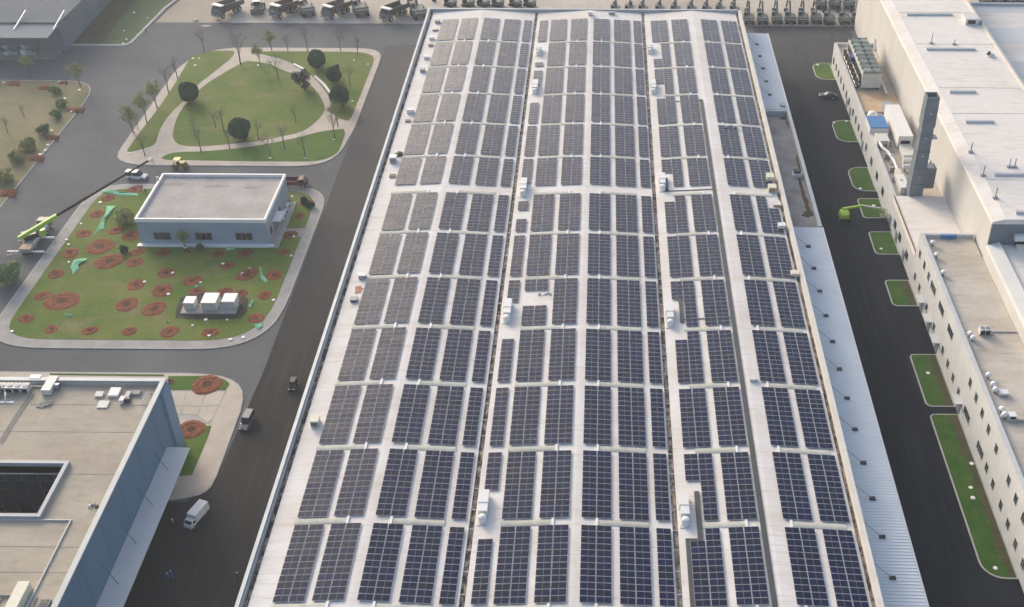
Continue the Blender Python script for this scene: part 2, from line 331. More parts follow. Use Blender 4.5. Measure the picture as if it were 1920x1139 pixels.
# office corner island at the lower left
island([(-160,167.6),(-75,167.5),(-69.5,166.4),(-66.2,163.6),(-64.8,159),(-64.6,138.5),(-65.6,136.3),(-68.3,135.2),(-72.2,134.5),(-72.2,148.1),(-160,148.1)], MT['path'], 1)
lawn(zb([(375,86),(1230,96),(1230,108),(375,98)]), MT['grass_lush'], it=0)
lawn(zb([(1262,108),(1600,105),(1690,135),(1722,165),(1690,213),(1262,212)]), MT['grass_lush'], it=0)
lawn(zb([(1375,600),(1460,480),(1585,480),(1560,560),(1440,850),(1330,855)]), MT['grass_lush'], it=0)
# concrete slabs of the forecourt, one by one
ps = struct(MB().prism(zb([(1285,217),(1700,219),(1640,330),(1580,470),(1340,420)]), .1, .17).build('forecourt', MT['conc']))
for q in ([(1288,222),(1398,222),(1372,330),(1316,330)], [(1402,222),(1545,222),(1508,335),(1376,330)], [(1550,222),(1690,222),(1650,325),(1512,335)], [(1320,335),(1370,335),(1352,392),(1328,392)], [(1375,335),(1505,340),(1478,398),(1358,394)], [(1510,340),(1645,330),(1600,420),(1555,460),(1484,400)]):
    MB().prism(inset(zb(q), .06), .1, .195).build('paving_slab', MT['path'], ps)
# the drain slot along the outer pavement of the forecourt
# dry lawn on the left, green strip by the far warehouse
p = [(-168,293.0),(-146,292.9),(-141,291.2),(-138.2,286.5),(-137.6,278),(-137.5,196),(-168,196)]
struct(MB().prism(smooth(p,1), -.02, .14).build('kerb', MT['kerb'])); lawn(inset(smooth(p,1), .35), MT['grass_dry'], .18, 0)
p = ground(zp(0,0,3.996,[(500,345),(940,345),(990,325),(1250,60),(1330,0)])) ; far = [(p[-1][0], 420), (p[0][0]-.5, 420)]
struct(MB().prism(p + far, -.02, .14).build('kerb', MT['kerb'])); lawn(inset(p + far, 1.0), MT['grass_strip'], .18, 0)
struct(MB().prism(ground(zp(0,0,3.996,[(560,325),(760,330),(1020,0),(800,0)])), .1, .19).build('bare_strip', MT['bare']))
# planted beds along the office block on the right
RL = [(296.0,307.0),(260.0,271.8),(235.9,247.2),(224.0,232.6),(209.2,218.3),(190.4,199.6),(159.6,174.8),(119.7,157.6)]
def bed(x0, y0, y1, r0, r1):
    p = [(64.15,y0)]; 
    p += [(x0+r0-r0*math.sin(a*math.pi/12), y0+r0-r0*math.cos(a*math.pi/12)) for a in range(7)]
    p += [(x0+r1-r1*math.cos(a*math.pi/12), y1-r1+r1*math.sin(a*math.pi/12)) for a in range(7)]
    return p + [(64.15,y1)]
for k, (y0, y1) in enumerate(RL):
    r = [.6, 3, 3, 3, 1.0, 1.2, 1.2, 1.2, 1.2][k+1]
    p = [(64.15,y0),(64.15,y1),(58.9+r,y1),(58.9,y1-r),(58.9,y0+r),(58.9+r,y0)] if k != 7 else [(64.15,y0),(64.15,y1),(60,y1),(58.9,y1-1),(58.9,y0+4),(60,y0+1.4),(62,y0)]
    if k == 0: p = [(64.15,y0),(64.15,y1),(61,y1),(58.6,y1-2.5),(58.9,y0+3.5),(61,y0)]
    p = bed(58.9, y0, y1, r if k != 7 else 3.4, 1.0 if k > 3 else r)
    struct(MB().prism(p, -.02, .15).build('kerb', MT['kerb']))
    lawn(inset(p, .26), MT['grass_lush'] if k == 0 else MT['grass_shaded'], .18, 0)
    if k > 4: struct(MB().prism([(63.8,y0+.3),(63.8,y1-.3)] + [(62.5+random.uniform(-.55,.45), y1-.4-(y1-y0-.8)*i/24) for i in range(25)], .1, .19).build('bare_strip', MT['bare']))
# storage yard beyond the cross road
struct(MB().box(-113.5, 300, 333.9, 620, -.5, .14).build('storage_yard', MT['yard']))
struct(MB().box(-113.5, 300, 333.5, 333.88, -.3, .18).build('kerb', MT['kerb']))

# ================================================================== MAIN FACTORY WITH THE SOLAR ROOF
BAYS = [(-48.0,-19.25,-34.0),(-18.45,10.65,-3.7),(11.45,37.25,25.0)]
EZ, RZ = 12.0, 12.8
Y0R, Y1R = 84.0, 313.4
def roofz(x):
    for a, b, r in BAYS:
        if a-.6 <= x <= b+.6: return RZ - (RZ-EZ)*abs(x-r)/((r-a) if x < r else (b-r))
    return EZ
fac = thing('factory_building', 'huge white-roofed factory hall covered with rows of solar panels', 'factory', (-5, 200, 0))
def fp(b, name, m, smooth=False, parent=None):              # a part of the factory given in world coordinates
    o = b.build(name, m, fac if parent is None else parent, smooth=smooth)
    if parent is None: o.location = (5, -200, 0)
    return o
fp(MB().box(-49.2, 38.6, Y0R+.2, Y1R+.3, 0, 11.2), 'wall', MT['wall_main'])
for a, b, r in BAYS:
    for x0, x1, z0, z1 in ((a, r, EZ, RZ), (r, b, RZ, EZ)):
        fp(MB().hexa([(x0,Y0R,z0-.3),(x1,Y0R,z1-.3),(x1,Y1R,z1-.3),(x0,Y1R,z0-.3)], [(x0,Y0R,z0),(x1,Y0R,z1),(x1,Y1R,z1),(x0,Y1R,z0)]), 'roof_slope', MT['roof'])
# gutters between the spans and at both edges, with leaf litter in them
for x0, x1 in ((-48.72,-48.02),(-19.23,-18.47),(10.67,11.43),(37.27,37.85)):
    fp(MB().box(x0, x1, Y0R, Y1R, 11.2, 11.72), 'gutter', MT['gutter'])
    for k in range(57):
        y = 86 + k*4.0 + random.uniform(-.3,.3)
        if x0 < 30 and x0 > -40: fp(MB().box(x0-.02, x1+.02, y, y+.12, 11.93, 11.99), 'gutter_bar', MT['cap_grey'])
# parapets
fp(MB().box(-49.55,-49.0,Y0R,Y1R+.9,11.0,12.75), 'parapet', MT['cap_grey'])
fp(MB().box(-48.97,-48.74,Y0R,Y1R,11.2,12.35), 'parapet', MT['cap_grey'])
fp(MB().box(37.87,38.75,Y0R,Y1R+.9,11.0,12.65), 'parapet', MT['cap_cream'])
fp(MB().box(-48.97,37.85,Y1R+.25,Y1R+.9,11.0,12.9), 'parapet', MT['cap_grey'])
ROWP = 15.75
def rowtop(r): return 118.1 + ROWP*(r-1)
# skylight strips: a shallow barrel with a white end cap, one per half span and bay
SKY = [(-44.9,-37.2,1),(-30.5,-22.8,-1),(-14.6,-7.1,1),(-.3,7.2,-1),(14.9,21.3,1),(28.2,36.1,-1)]
for r in range(1, 14):
    yc = rowtop(r) - 14.28 - .74
    for x0, x1, side in SKY:
        b = MB(); n = 5; za, zb_ = roofz(x0), roofz(x1); xe = .55
        i = len(b.v)
        for k in range(n+1):
            t = math.pi*k/n; dy = -.68*math.cos(t); dz = .17*math.sin(t)
            b.v += [(x0, yc+dy, za-.02+dz), (x1, yc+dy, zb_-.02+dz)]
        for k in range(n): b.f.append((i+2*k, i+2*k+1, i+2*k+3, i+2*k+2)); b.m.append(0)
        b.f.append(tuple(i+2*k for k in range(n+1))[::-1]); b.m.append(0)
        b.f.append(tuple(i+2*k+1 for k in range(n+1))); b.m.append(0)
        sk = fp(b, 'skylight', MT['skylight'])
        xc = x1 if side > 0 else x0; zc = roofz(xc)
        fp(MB().box(xc-.02, xc+.34, yc-.72, yc+.72, zc-.05, zc+.24) if side > 0 else MB().box(xc-.34, xc+.02, yc-.72, yc+.72, zc-.05, zc+.24), 'end_cap', MT['white_cap'], parent=sk)
# grey cable tray beside the third ridge and its branches
def tray(x0, x1, y0, y1, z=None, h=.45):
    z = max(roofz(x0), roofz(x1)) if z is None else z
    fp(MB().box(x0, x1, y0, y1, z-.5, z+h), 'cable_tray', MT['tray'])
def strip(x0, x1, y0, y1, h=.12):
    za, zc = roofz(x0), roofz(x1)
    fp(MB().hexa([(x0,y0,za-.1),(x1,y0,zc-.1),(x1,y1,zc-.1),(x0,y1,za-.1)],[(x0,y0,za+h),(x1,y0,zc+h),(x1,y1,zc+h),(x0,y1,za+h)]), 'cable_tray', MT['tray'])
tray(23.45, 24.2, 86, 257.4, 12.74, .16); strip(13.2, 23.43, 256.9, 257.3)
strip(13.3, 23.43, 214.7, 214.95); tray(13.5, 14.1, 215.12, 220.2, 12.2, .25)
strip(14.2, 23.43, 169.0, 169.25); tray(14.3, 15.0, 168.2, 175.6, 12.2, .25)
tray(14.2, 14.95, 115.6, 125.6, 12.2, .25); tray(12.4, 14.18, 115.6, 116.2, 12.1, .22); tray(12.4, 13.0, 86, 115.58, 12.1, .22)

# ------------------------------------------------------------------ solar panels: every block a thing, every panel a part
PW, PH, PGAP, PPITCH = 2.16, 1.12, .10, 1.19
b = MB(); b.box(-PW/2, PW/2, -PH/2, PH/2, .20, .24, 0)
for sx in (-1, 1): b.face([(sx*.529-.515,-PH/2+.028,.244),(sx*.529+.515,-PH/2+.028,.244),(sx*.529+.515,PH/2-.028,.244),(sx*.529-.515,PH/2-.028,.244)], 1)
for sx in (-.62, .62): b.box(sx-.03, sx+.03, -PPITCH/2, PPITCH/2, -.02, .198, 0)
PANEL = b.mesh('solar_panel', [MT['panel_frame'], MT['panel']])
BLK = [('A',-44.7,2),('B',-39.28,2),('C',-33.1,2),('D',-27.42,2),('E',-21.95,1),('F',-17.6,1),('G',-14.5,2),('H',-8.95,2),('I',-2.75,2),('J',2.8,2),('K',8.2,1),('L',13.05,2),('M',18.72,2),('N',26.85,2),('O',32.35,2)]
FULL = [(0,11)]
EXC = {('F',1,0):[(2,11)],('F',2,0):[(0,6)],('F',4,0):[(2,11)],('F',5,0):[(0,5)],('F',7,0):[(2,4),(8,11)],('F',8,0):[(0,8)],('F',10,0):[(3,11)],('F',11,0):[(1,7)],('F',12,0):[(10,11)],
       ('G',5,0):[(0,2),(7,11)],('G',5,1):[(0,2),(7,11)],
       ('L',1,0):[(2,11)],('L',2,0):[(0,4)],('L',4,0):[(2,11)],('L',5,0):[(0,4)],('L',7,0):[(2,11)],('L',8,0):[(0,4)],('L',10,0):[(1,11)],('L',11,0):[(0,6)],('L',12,0):[(8,11)],('O',7,1):[(4,11)]}
rp = random.Random(3)
for r in range(1, 14):
    where = 'front row' if r == 1 else ('far row' if r == 13 else ORD[r]+' row from the front')
    yt = rowtop(r)
    for bi, (nm, x0, nc) in enumerate(BLK):
        cols = []
        for c in range(nc):
            seg = EXC.get((nm, r, c), FULL); seg = [(a, min(e, 9 if r == 8 else 11)) for a, e in seg]
            cols.append(seg)
        two = len(cols[0]) > 1
        for part in range(2 if two else 1):
            wd = nc*PW + (nc-1)*PGAP; xc = x0 + wd/2
            a = 0.0
            for ba, bb, br in BAYS:
                if ba-.6 <= xc <= bb+.6: a = math.atan((RZ-EZ)/((br-ba) if xc < br else (bb-br)))*(-1 if xc < br else 1)
            lab = 'dark blue solar panel block, %s from the left in the %s' % (ORD[bi+1], where)
            if two: lab = '%s piece of split solar panel block, %s from left, %s' % ('upper' if part == 0 else 'lower', ORD[bi+1], where)
            elif any(cols[c] != FULL and not (r == 8 and cols[c] == [(0,9)]) for c in range(nc)): lab = 'shortened solar panel block, %s from the left in the %s' % (ORD[bi+1], where)
            t = thing('solar_array', lab, 'solar array', (xc, yt-7.14, roofz(xc)), 0, 'solar panel blocks on the factory roof')
            t.rotation_euler = (0, a, 0)
            sy = rp.uniform(-.06,.06)
            for c in range(nc):
                seg = cols[c][part] if two else cols[c][0]
                for j in range(seg[0], seg[1]+1):
                    q = bpy.data.objects.new('solar_panel', PANEL); COL.objects.link(q); q.parent = t
                    q.location = (-wd/2 + PW/2 + c*(PW+PGAP) + rp.uniform(-.012,.012), 7.14 - PPITCH*(j+.5) + sy, 0); q.rotation_euler = (rp.gauss(0,.007), rp.gauss(0,.007), 0)

# ------------------------------------------------------------------ canopies on the right side
def canopy(y0, y1, xs0, xs1, z0, z1, anchors, name):
    b = MB(); n = int((y1-y0)/.62); 
    prof = []
    for k in range(n):
        y = y0 + (y1-y0)*k/n; p = (y1-y0)/n
        prof += [(y, 0), (y+p*.55, 0), (y+p*.68, .06), (y+p*.87, .06)]
    prof.append((y1, 0))
    i = len(b.v)
    for y, dz in prof: b.v += [(xs0, y, z0+dz), (xs1, y, z1+dz)]
    for k in range(len(prof)-1): b.f.append((i+2*k, i+2*k+1, i+2*k+3, i+2*k+2)); b.m.append(0)
    b.hexa([(xs0,y0,z0-.35),(xs1,y0,z1-.35),(xs1,y1,z1-.35),(xs0,y1,z0-.35)], [(xs0,y0,z0-.02),(xs1,y0,z1-.02),(xs1,y1,z1-.02),(xs0,y1,z0-.02)])
    c = fp(b, 'canopy', MT['canopy'])
    MB().box(xs1, xs1+.22, y0, y1, z1-.45, z1+.12).build('fascia', MT['alu'], c)
    for y in anchors:
        MB().tube((38.7, y+1.4, 10.6), (42.15, y, z0-.02+.2), .055, n=6).build('tie_rod', MT['steel'], c)
        MB().box(41.85, 42.75, y-.28, y+.28, z0-.1, z0+.26).build('tie_anchor', MT['black'], c)
    return c
can = canopy(262.2, 309.2, 38.8, 46.1, 8.05, 7.85, [301.3,293.5,285.7,277.9,270.1], 'far')
MB().box(44.2,45.4,263.3,264.9,7.85,8.5).build('vent_box', MT['grey'], can)
canopy(84, 207.6, 38.8, 46.3, 8.05, 7.85, [200.0-7.93*k for k in range(15)], 'near')
# flat concrete-roofed link between the canopies
lk = fp(MB().box(38.78, 46.3, 207.9, 262.0, 0, 6.7), 'link_roof', MT['conc_stain'])
MB().box(45.55, 46.35, 207.9, 262.0, 6.7, 8.0).build('parapet', MT['cap_grey'], lk)
MB().box(38.8, 45.5, 261.3, 261.98, 6.7, 7.9).build('parapet', MT['cap_grey'], lk)
for (x, y) in ((42,301),):
    pass
# ================================================================== SMALL THINGS ON THE FACTORY ROOF
def roof_at(px, py, dz=0.0):
    p = at(px, py, 12.3); p = at(px, py, roofz(p.x)+dz); return p
def duct_unit(px, py, label, L=4.6, second=True, rz=0.0):
    p = roof_at(px, py); t = thing('roof_duct_unit', label, 'ventilation unit', (p.x, p.y, p.z), rz, 'white duct units along the roof joints')
    MB().box(-.65,.65,-.2,L,.25,1.35).build('duct', MT['white'], t)
    MB().box(-.75,.75,L*.35,L*.35+.15,.2,1.42).build('flange', MT['offwhite'], t)
    for y in (.2, L-.5): MB().box(-.6,.6,y,y+.2,-.1,.25).build('support', MT['steel'], t)
    if second:
        MB().lathe((0,-1.1,-.1), [(.62,0),(.62,1.15),(.50,1.32),(.2,1.42)], 14).build('fan_hood', MT['white'], t, smooth=False)
        MB().box(-.8,.8,-1.9,-.3,-.15,.08).build('plinth', MT['offwhite'], t)
    return t
for px, py, row, j in ((906,968,'second row','left'),(951,596,'fifth row','left'),(981,362,'seventh row','left'),(1003,172,'eleventh row','left'),(1010,100,'twelfth row','left'),
                       (1284,973,'second row','right'),(1256,604,'fifth row','right'),(1242,352,'seventh row','right'),(1225,172,'eleventh row','right'),(1219,97,'twelfth row','right')):
    duct_unit(px, py, 'white roof duct with fan hood on the %s gutter line by the %s' % (j, row), 4.2 if py > 120 else 2.2)
def roof_box(px, py, w, d, h, m, label, top=None, name='roof_vent_box', cat='roof unit', extra=None):
    p = roof_at(px, py); t = thing(name, label, cat, tuple(p), 0, 'small units along the factory roof edges')
    MB().box(-w/2, w/2, -d/2, d/2, .12, h).build('casing', m, t)
    MB().box(-w/2-.06, w/2+.06, -d/2-.06, d/2+.06, h, h+.08).build('lid', top or m, t)
    for sx in (-1,1): MB().box(sx*w*.4-.08, sx*w*.4+.08, -d/2, d/2, -.2, .12).build('skid', MT['steel'], t)
    if extra == 'grille': 
        for k in range(4): MB().box(-w*.4, w*.4, -d/2-.05, -d/2-.01, .25+k*h*.16, .25+k*h*.16+h*.08).build('louvre', MT['black'], t)
    return t
roof_box(592,795,1.3,1.6,1.2,MT['cream'],'cream cabinet on the left roof edge, nearest the camera', extra='grille')
roof_box(680,521,1.3,1.1,.8,MT['grey'],'grey open-topped box on the left roof edge above the orange sheets', MT['white'])
roof_box(664,564,1.2,1.2,.5,MT['black'],'dark low crate on the left roof edge below the orange sheets', MT['grey'])
roof_box(738,303,1.5,1.5,1.3,MT['white'],'bright white cube unit on left roof edge beside a dark fan', extra='grille')
roof_box(770,212,1.6,1.2,1.0,MT['white'],'white flat unit on left roof edge, third row of boxes from the far end')
roof_box(793,135,1.3,1.1,.8,MT['grey'],'grey box on the left roof edge between two white units')
roof_box(800,110,1.3,1.0,.7,MT['white'],'small white box on left roof edge beyond the grey box')
roof_box(810,74,1.3,1.0,.7,MT['white'],'small white box far up the left roof edge')
roof_box(821,43,1.4,1.1,.7,MT['grey'],'grey box at the far left corner of the roof')
roof_box(816,57,1.5,1.2,.4,MT['steel'],'low steel tray near the far left corner of the roof')
roof_box(808,86,1.2,1.2,.25,MT['brown'],'brown flat board on the far left roof edge')
roof_box(736,331,1.2,1.2,.2,MT['brown'],'brown flat board on left roof edge below the white cube')
roof_box(765,228,1.2,.9,.2,MT['red'],'dark red flat board on the left roof edge')
roof_box(1107,28,1.2,1.0,.9,MT['white'],'white vent box on the far roof edge at the middle ridge')
roof_box(1147,27,1.8,.8,.6,MT['grey'],'long grey vent box on the far roof edge right of the middle ridge')
roof_box(1443,337,1.5,1.9,1.1,MT['cream'],'cream box unit on the right roof edge, farthest of the cluster')
roof_box(1447,358,1.6,1.5,1.2,MT['cream'],'cream box unit with dark base on the right roof edge, middle of cluster', extra='grille')
roof_box(1456,385,1.6,1.6,.5,MT['orange'],'low orange-brown box on the right roof edge below the cream units', MT['offwhite'])
roof_box(1465,428,1.4,1.2,.9,MT['white'],'white box on the right roof edge beside the seventh skylight')
roof_box(1489,517,1.4,1.2,.8,MT['cream'],'cream box on the right roof edge at the sixth row')
roof_box(1412,713,1.2,.9,.5,MT['offwhite'],'pale box on the roof at the head of the fourth right skylight')
roof_box(1362,240,.8,.6,.7,MT['cream'],'small cream box at the head of the ninth right panel block')
roof_box(1378,240,.8,.6,.7,MT['white'],'small white box beside the cream one at the ninth right panel block')
p = roof_at(748,291); t = thing('roof_fan', 'dark round roof fan behind the white cube on left roof edge', 'fan', tuple(p))
MB().lathe((0,0,-.1), [(.9,0),(.95,.5),(.6,.8),(.25,.9)], 14).build('cowl', MT['black'], t); MB().lathe((0,0,-.15), [(1.05,0),(1.05,.2)], 14).build('base_ring', MT['grey'], t)
p = roof_at(673,542); t = thing('sheet_stack', 'scattered orange-brown sheets lying on the left roof edge', 'sheets', tuple(p))
for k, (dx, dy, rz) in enumerate(((-.2,.4,.2),(.2,-.1,-.3),(0,-.9,.1))):
    MB().box(-.55,.55,-.5,.5,.0+.02*k,.05+.02*k).build('sheet', MT['orange'], t, (dx,dy,0), rz)
p = roof_at(1023,553); t = thing('rubble_heap', 'small grey rubble heap on bare roof between split solar panels', 'rubble', tuple(p))
for k in range(9):
    a = random.uniform(0,6.28); rr = random.uniform(0,.9); s_ = random.uniform(.12,.3)
    MB().hexa([(-s_,-s_,0),(s_,-s_*.7,0),(s_*.8,s_,0),(-s_,s_*.9,0)], [(-s_*.5,-s_*.6,s_),(s_*.6,-s_*.3,s_*.8),(s_*.4,s_*.5,s_*.9),(-s_*.6,s_*.4,s_*.7)]).build('chunk', MT['grey'], t, (rr*math.cos(a)*1.3, rr*math.sin(a)*.6, 0), a)
# equipment on the link roof
p = at(1495,333,6.7); t = thing('cooling_unit', 'dark condenser on white U-shaped frame on the concrete link roof', 'condenser', tuple(p))
MB().box(-.9,.9,-.2,.1,0,.9).build('frame_front', MT['white'], t)
for sx in (-1,1): MB().box(sx*1.0-.12,sx*1.0+.12,-.2,1.3,0,.8).build('frame_side', MT['white'], t)
MB().box(-.7,.7,.2,1.4,.1,1.5).build('coil', MT['black'], t); MB().box(-.4,.4,1.5,2.6,.1,.6).build('motor', MT['grey'], t); MB().tube((1.1,.6,.5),(2.2,.6,.5),.12).build('pipe', MT['steel'], t)
for k, (px, py, sx, sy) in enumerate(((1470,222,1.2,.8),(1479,232,.7,2.5),(1505,362,.5,6),(1512,385,.6,4),(1518,402,1.6,1.2),(1497,305,.4,3.5))):
    p = at(px, py, 6.7); b = MB(); n = 14
    b.face([(sx*(1+random.uniform(-.45,.45))*math.cos(2*math.pi*i/n), sy*(1+random.uniform(-.35,.35))*math.sin(2*math.pi*i/n), 0) for i in range(n)])
    o = b.build('water_stain', MT['bare'], lk, (p.x, p.y, 6.705+.001*k))

# ================================================================== WINDOWS
def window(parent, off, axis, u, z, wd, h, m=MT['alu'], face=-1, mull=1):
    """a framed window on a wall; axis 'x': wall plane x = off[0] (u runs along y); axis 'y': wall plane y = off[1] (u along x)"""
    b = MB(); t = .09; d = .07*face
    def put(u0,u1,z0,z1,d0,d1):
        lo, hi = min(d0,d1), max(d0,d1)
        if axis == 'x': b.box(off+lo, off+hi, u0, u1, z0, z1)
        else: b.box(u0, u1, off+lo, off+hi, z0, z1)
    put(u-wd/2-t,u-wd/2,z-h/2-t,z+h/2+t,0,d); put(u+wd/2,u+wd/2+t,z-h/2-t,z+h/2+t,0,d)
    put(u-wd/2,u+wd/2,z-h/2-t,z-h/2,0,d*1.6); put(u-wd/2,u+wd/2,z+h/2,z+h/2+t,0,d)
    for k in range(1, mull+1): put(u-wd/2+wd*k/(mull+1)-.03,u-wd/2+wd*k/(mull+1)+.03,z-h/2,z+h/2,0,d*.9)
    o = b.build('window', m, parent); g = MB()
    e = .025*face; lo, hi = min(0,e), max(0,e)
    if axis == 'x': g.box(off+lo, off+hi, u-wd/2, u+wd/2, z-h/2, z+h/2)
    else: g.box(u-wd/2, u+wd/2, off+lo, off+hi, z-h/2, z+h/2)
    g.build('pane', MT['glass2'] if (int(u*7+z*3) % 4 == 0) else MT['glass'], o); return o

# ================================================================== SMALL BUILDING ON THE LAWN ISLAND
sb = thing('utility_building', 'low blue-grey flat-roofed building on the lawn island', 'building', (0,0,0))
MB().box(-100.2,-72.3,211.2,230.6,0,6.0).build('wall', MT['wall_small'], sb)
MB().box(-99.88,-72.62,211.54,230.26,5.7,6.08).build('roof', MT['roof_pink'], sb)
for x0,x1,y0,y1 in ((-100.35,-72.15,211.05,211.5),(-100.35,-72.15,230.3,230.75),(-100.35,-99.9,211.52,230.28),(-72.6,-72.15,211.52,230.28)):
    MB().box(x0,x1,y0,y1,5.9,6.75).build('parapet', MT['white_cap'], sb)
    
MB().box(-100.9,-71.2,210.1,211.2,0,.45).build('apron', MT['white_cap'], sb); MB().box(-72.28,-70.2,209.9,229,0,.42).build('apron', MT['conc'], sb)
for x in (-95.3,-86.3,-77.5): window(sb, 211.2, 'y', x, 2.35, 3.5, 1.7, MT['bluegrey'], -1, 2)
for y, wd in ((214,1.2),(222,1.5)): window(sb, -72.3, 'x', y, 2.3, wd, 1.6, MT['bluegrey'], 1, 1)
dr = MB().box(-72.3,-72.16,216.4,219.0,.4,3.2).build('door', MT['bluegrey'], sb); MB().box(-72.16,-72.08,218.6,218.75,1.6,1.8).build('handle', MT['alu'], dr)
MB().box(-72.25,-70.4,215.6,219.8,3.4,3.6).build('door_canopy', MT['white'], sb)
for k, y in enumerate((221.2,223.0,225.6)):
    a = MB().box(-71.9,-71.2,y,y+1.2,.45,1.5).build('air_conditioner', MT['white'], sb); MB().lathe((-71.17,y+.6,0),[(.01,0)],6)
    MB().box(-71.2,-71.17,y+.2,y+1.0,.6,1.35).build('fan_grille', MT['black'], a)
# puddle marks on its roof have a shape of their own
for px, py, sx, sy in ((330,345,2.6,.9),(400,350,3.0,.6),(345,408,1.5,.5),(470,352,2.2,.6)):
    p = at(px, py, 6.08); n = 16
    b = MB(); b.face([(sx*(1+random.uniform(-.4,.4))*math.cos(2*math.pi*i/n), sy*(1+random.uniform(-.4,.4))*math.sin(2*math.pi*i/n), 0) for i in range(n)])
    b.build('water_stain', MT['conc_stain'], sb, (p.x, p.y, 6.084))

# ================================================================== LOWER LEFT OFFICE WITH COURTYARD
ob = thing('office_building', 'blue-clad office block with beige flat roof and courtyard opening', 'building', (0,0,0))
OCAP = mat('office_cap', (.50,.52,.51), .5, var=.05)
OX, OY, OZ = -72.3, 148.0, 15.0
h0 = at(112,868,OZ); h1 = at(78,962,OZ)                # courtyard rim corners on its right side
hx1, hy1, hy0 = (h0.x+h1.x)/2, h0.y, h1.y; hx0 = hx1-17
LX = -150.0
for x0,x1,y0,y1 in ((LX,OX-.1,hy1,OY-.1),(LX,hx0,hy0,hy1),(hx1,OX-.1,hy0,hy1),(LX,OX-.1,60,hy0)):
    MB().box(x0,x1,y0,y1,12.6,14.2).build('roof', MT['roof_tan'], ob)
MB().box(OX-.6,OX,60,OY,0,12.55).build('wall', MT['wall_blue'], ob)
MB().box(LX,OX-.62,OY-.6,OY,0,12.55).build('wall', MT['wall_blue'], ob)
MB().box(OX-.6,OX,60,OY,12.56,14.9).build('wall', MT['wall_blue'], ob)
MB().box(LX,OX-.62,OY-.6,OY,12.56,14.9).build('wall', MT['wall_blue'], ob)
MB().box(OX-.75,OX+.08,60,OY+.08,14.9,15.12).build('parapet_cap', OCAP, ob); MB().box(LX,OX-.77,OY-.75,OY+.08,14.9,15.12).build('parapet_cap', OCAP, ob)
MB().box(LX,OX-.62,OY-1.0,OY-.62,14.2,14.86).build('upstand', MT['conc'], ob)
MB().box(OX,OX+.28,OY-3.2,OY-.0,0,14.6).build('corner_panel', MT['wall_blue2'], ob)
MB().box(OX,OX+.12,OY-3.6,OY-3.25,0,14.6).build('shadow_gap', MT['wall_blue'], ob)
for k in range(9):      # cladding joints
    y = OY-8-k*7.9; MB().box(OX+.001,OX+.03,y,y+.06,6.2,14.85).build('cladding_joint', MT['wall_blue'], ob)
MB().box(OX,OX+.03,60,141.4,5.0,5.28).build('flashing', MT['black'], ob)
oc = MB().hexa([(OX+.05,60,5.3),(OX+3.9,60,5.25),(OX+3.9,141.6,5.25),(OX+.05,141.6,5.3)],[(OX+.05,60,5.6),(OX+3.9,60,5.5),(OX+3.9,141.6,5.5),(OX+.05,141.6,5.6)]).build('canopy', MT['roof_cool'], ob)
for y in (136.3,128.4,120.5,112.6,104.7):
    MB().tube((OX+.02,y+.8,8.6),(OX+2.0,y-.2,5.65),.07,n=6).build('tie_rod', MT['bluegrey'], oc)
for k in range(5): 
    y = 138-k*7.9; window(ob, OX, 'x', y-3, 2.2, 4.5, 2.6, MT['bluegrey'], 1, 3)
# courtyard
rim = MB()
rim.box(hx0-.6,hx1+.6,hy1,hy1+.6,14.15,14.9); rim.box(hx0-.6,hx1+.6,hy0-.6,hy0,14.15,14.9); rim.box(hx1,hx1+.6,hy0,hy1,14.15,14.9); rim.box(hx0-.6,hx0,hy0,hy1,14.15,14.9)
rim.build('courtyard_rim', mat('rim_metal', (.38,.40,.42), .5, var=.06), ob)
cf = MB().box(hx0,hx1,hy0,hy1,4.0,4.2).build('courtyard_floor', MT['conc_stain'], ob)
for nm, bx in (('a',(hx0,hx1,hy1,hy1+.2)),('b',(hx0,hx1,hy0-.2,hy0)),('c',(hx1,hx1+.2,hy0,hy1)),('d',(hx0-.2,hx0,hy0,hy1))):
    g = MB().box(*bx,4.2,12.4).build('glass_wall', MT['court_glass'], ob)
    MB().box(*bx,12.42,14.15).build('spandrel', MT['wall_small'], ob)
    along_x = nm in 'ab'; u0, u1 = (hx0,hx1) if along_x else (hy0,hy1); n = int(round((u1-u0)/2.4))
    off = {'a':(hy1,-.08),'b':(hy0,.08),'c':(hx1,-.08),'d':(hx0,.08)}[nm]; lo, hi = sorted((off[0], off[0]+off[1]))
    for k in range(n+1):
        u = u0+(u1-u0)*k/n
        (MB().box(u-.06,u+.06,lo,hi,4.2,12.4) if along_x else MB().box(lo,hi,u-.06,u+.06,4.2,12.4)).build('mullion', MT['steel'], g)
    for z in (5.6,7.4,9.2,11.0):
        (MB().box(u0,u1,lo*.5+hi*.5-.03,lo*.5+hi*.5+.03,z-.05,z+.05) if along_x else MB().box(lo*.5+hi*.5-.03,lo*.5+hi*.5+.03,u0,u1,z-.05,z+.05)).build('transom', MT['steel'], g)
# pale rim line and lower terrace in the roof's front part, roofing strips with visible laps
def orp(px, py, z=14.2): return at(px, py, z)
a = orp(0,973); c = orp(135,976)
MB().box(LX,c.x,c.y-.18,c.y,14.2,14.45).build('rim_line', OCAP, ob); MB().box(c.x-.18,c.x,60,c.y-.19,14.2,14.45).build('rim_line', OCAP, ob)
for py in (715,760,811,890,1027,1075):
    y = orp(200,py).y; MB().box(LX,OX-.9,y,y+.09,14.2,14.225).build('roofing_lap', MT['conc_stain'], ob)
b = MB().box(orp(40,1102).x,orp(62,1102).x,orp(60,1137).y-2,orp(60,1103).y,14.2,15.6).build('stair_head', MT['cream'], ob)
for k in range(4):
    x = orp(3+22*k,1122).x; MB().box(x-.2,x+.1,80,orp(10,1120).y,14.2,14.4).build('roof_rib', MT['conc'], ob)
q = orp(20,1120); MB().box(LX,orp(40,1120).x,q.y,q.y+.25,14.2,14.6).build('rim_line', MT['conc'], ob)
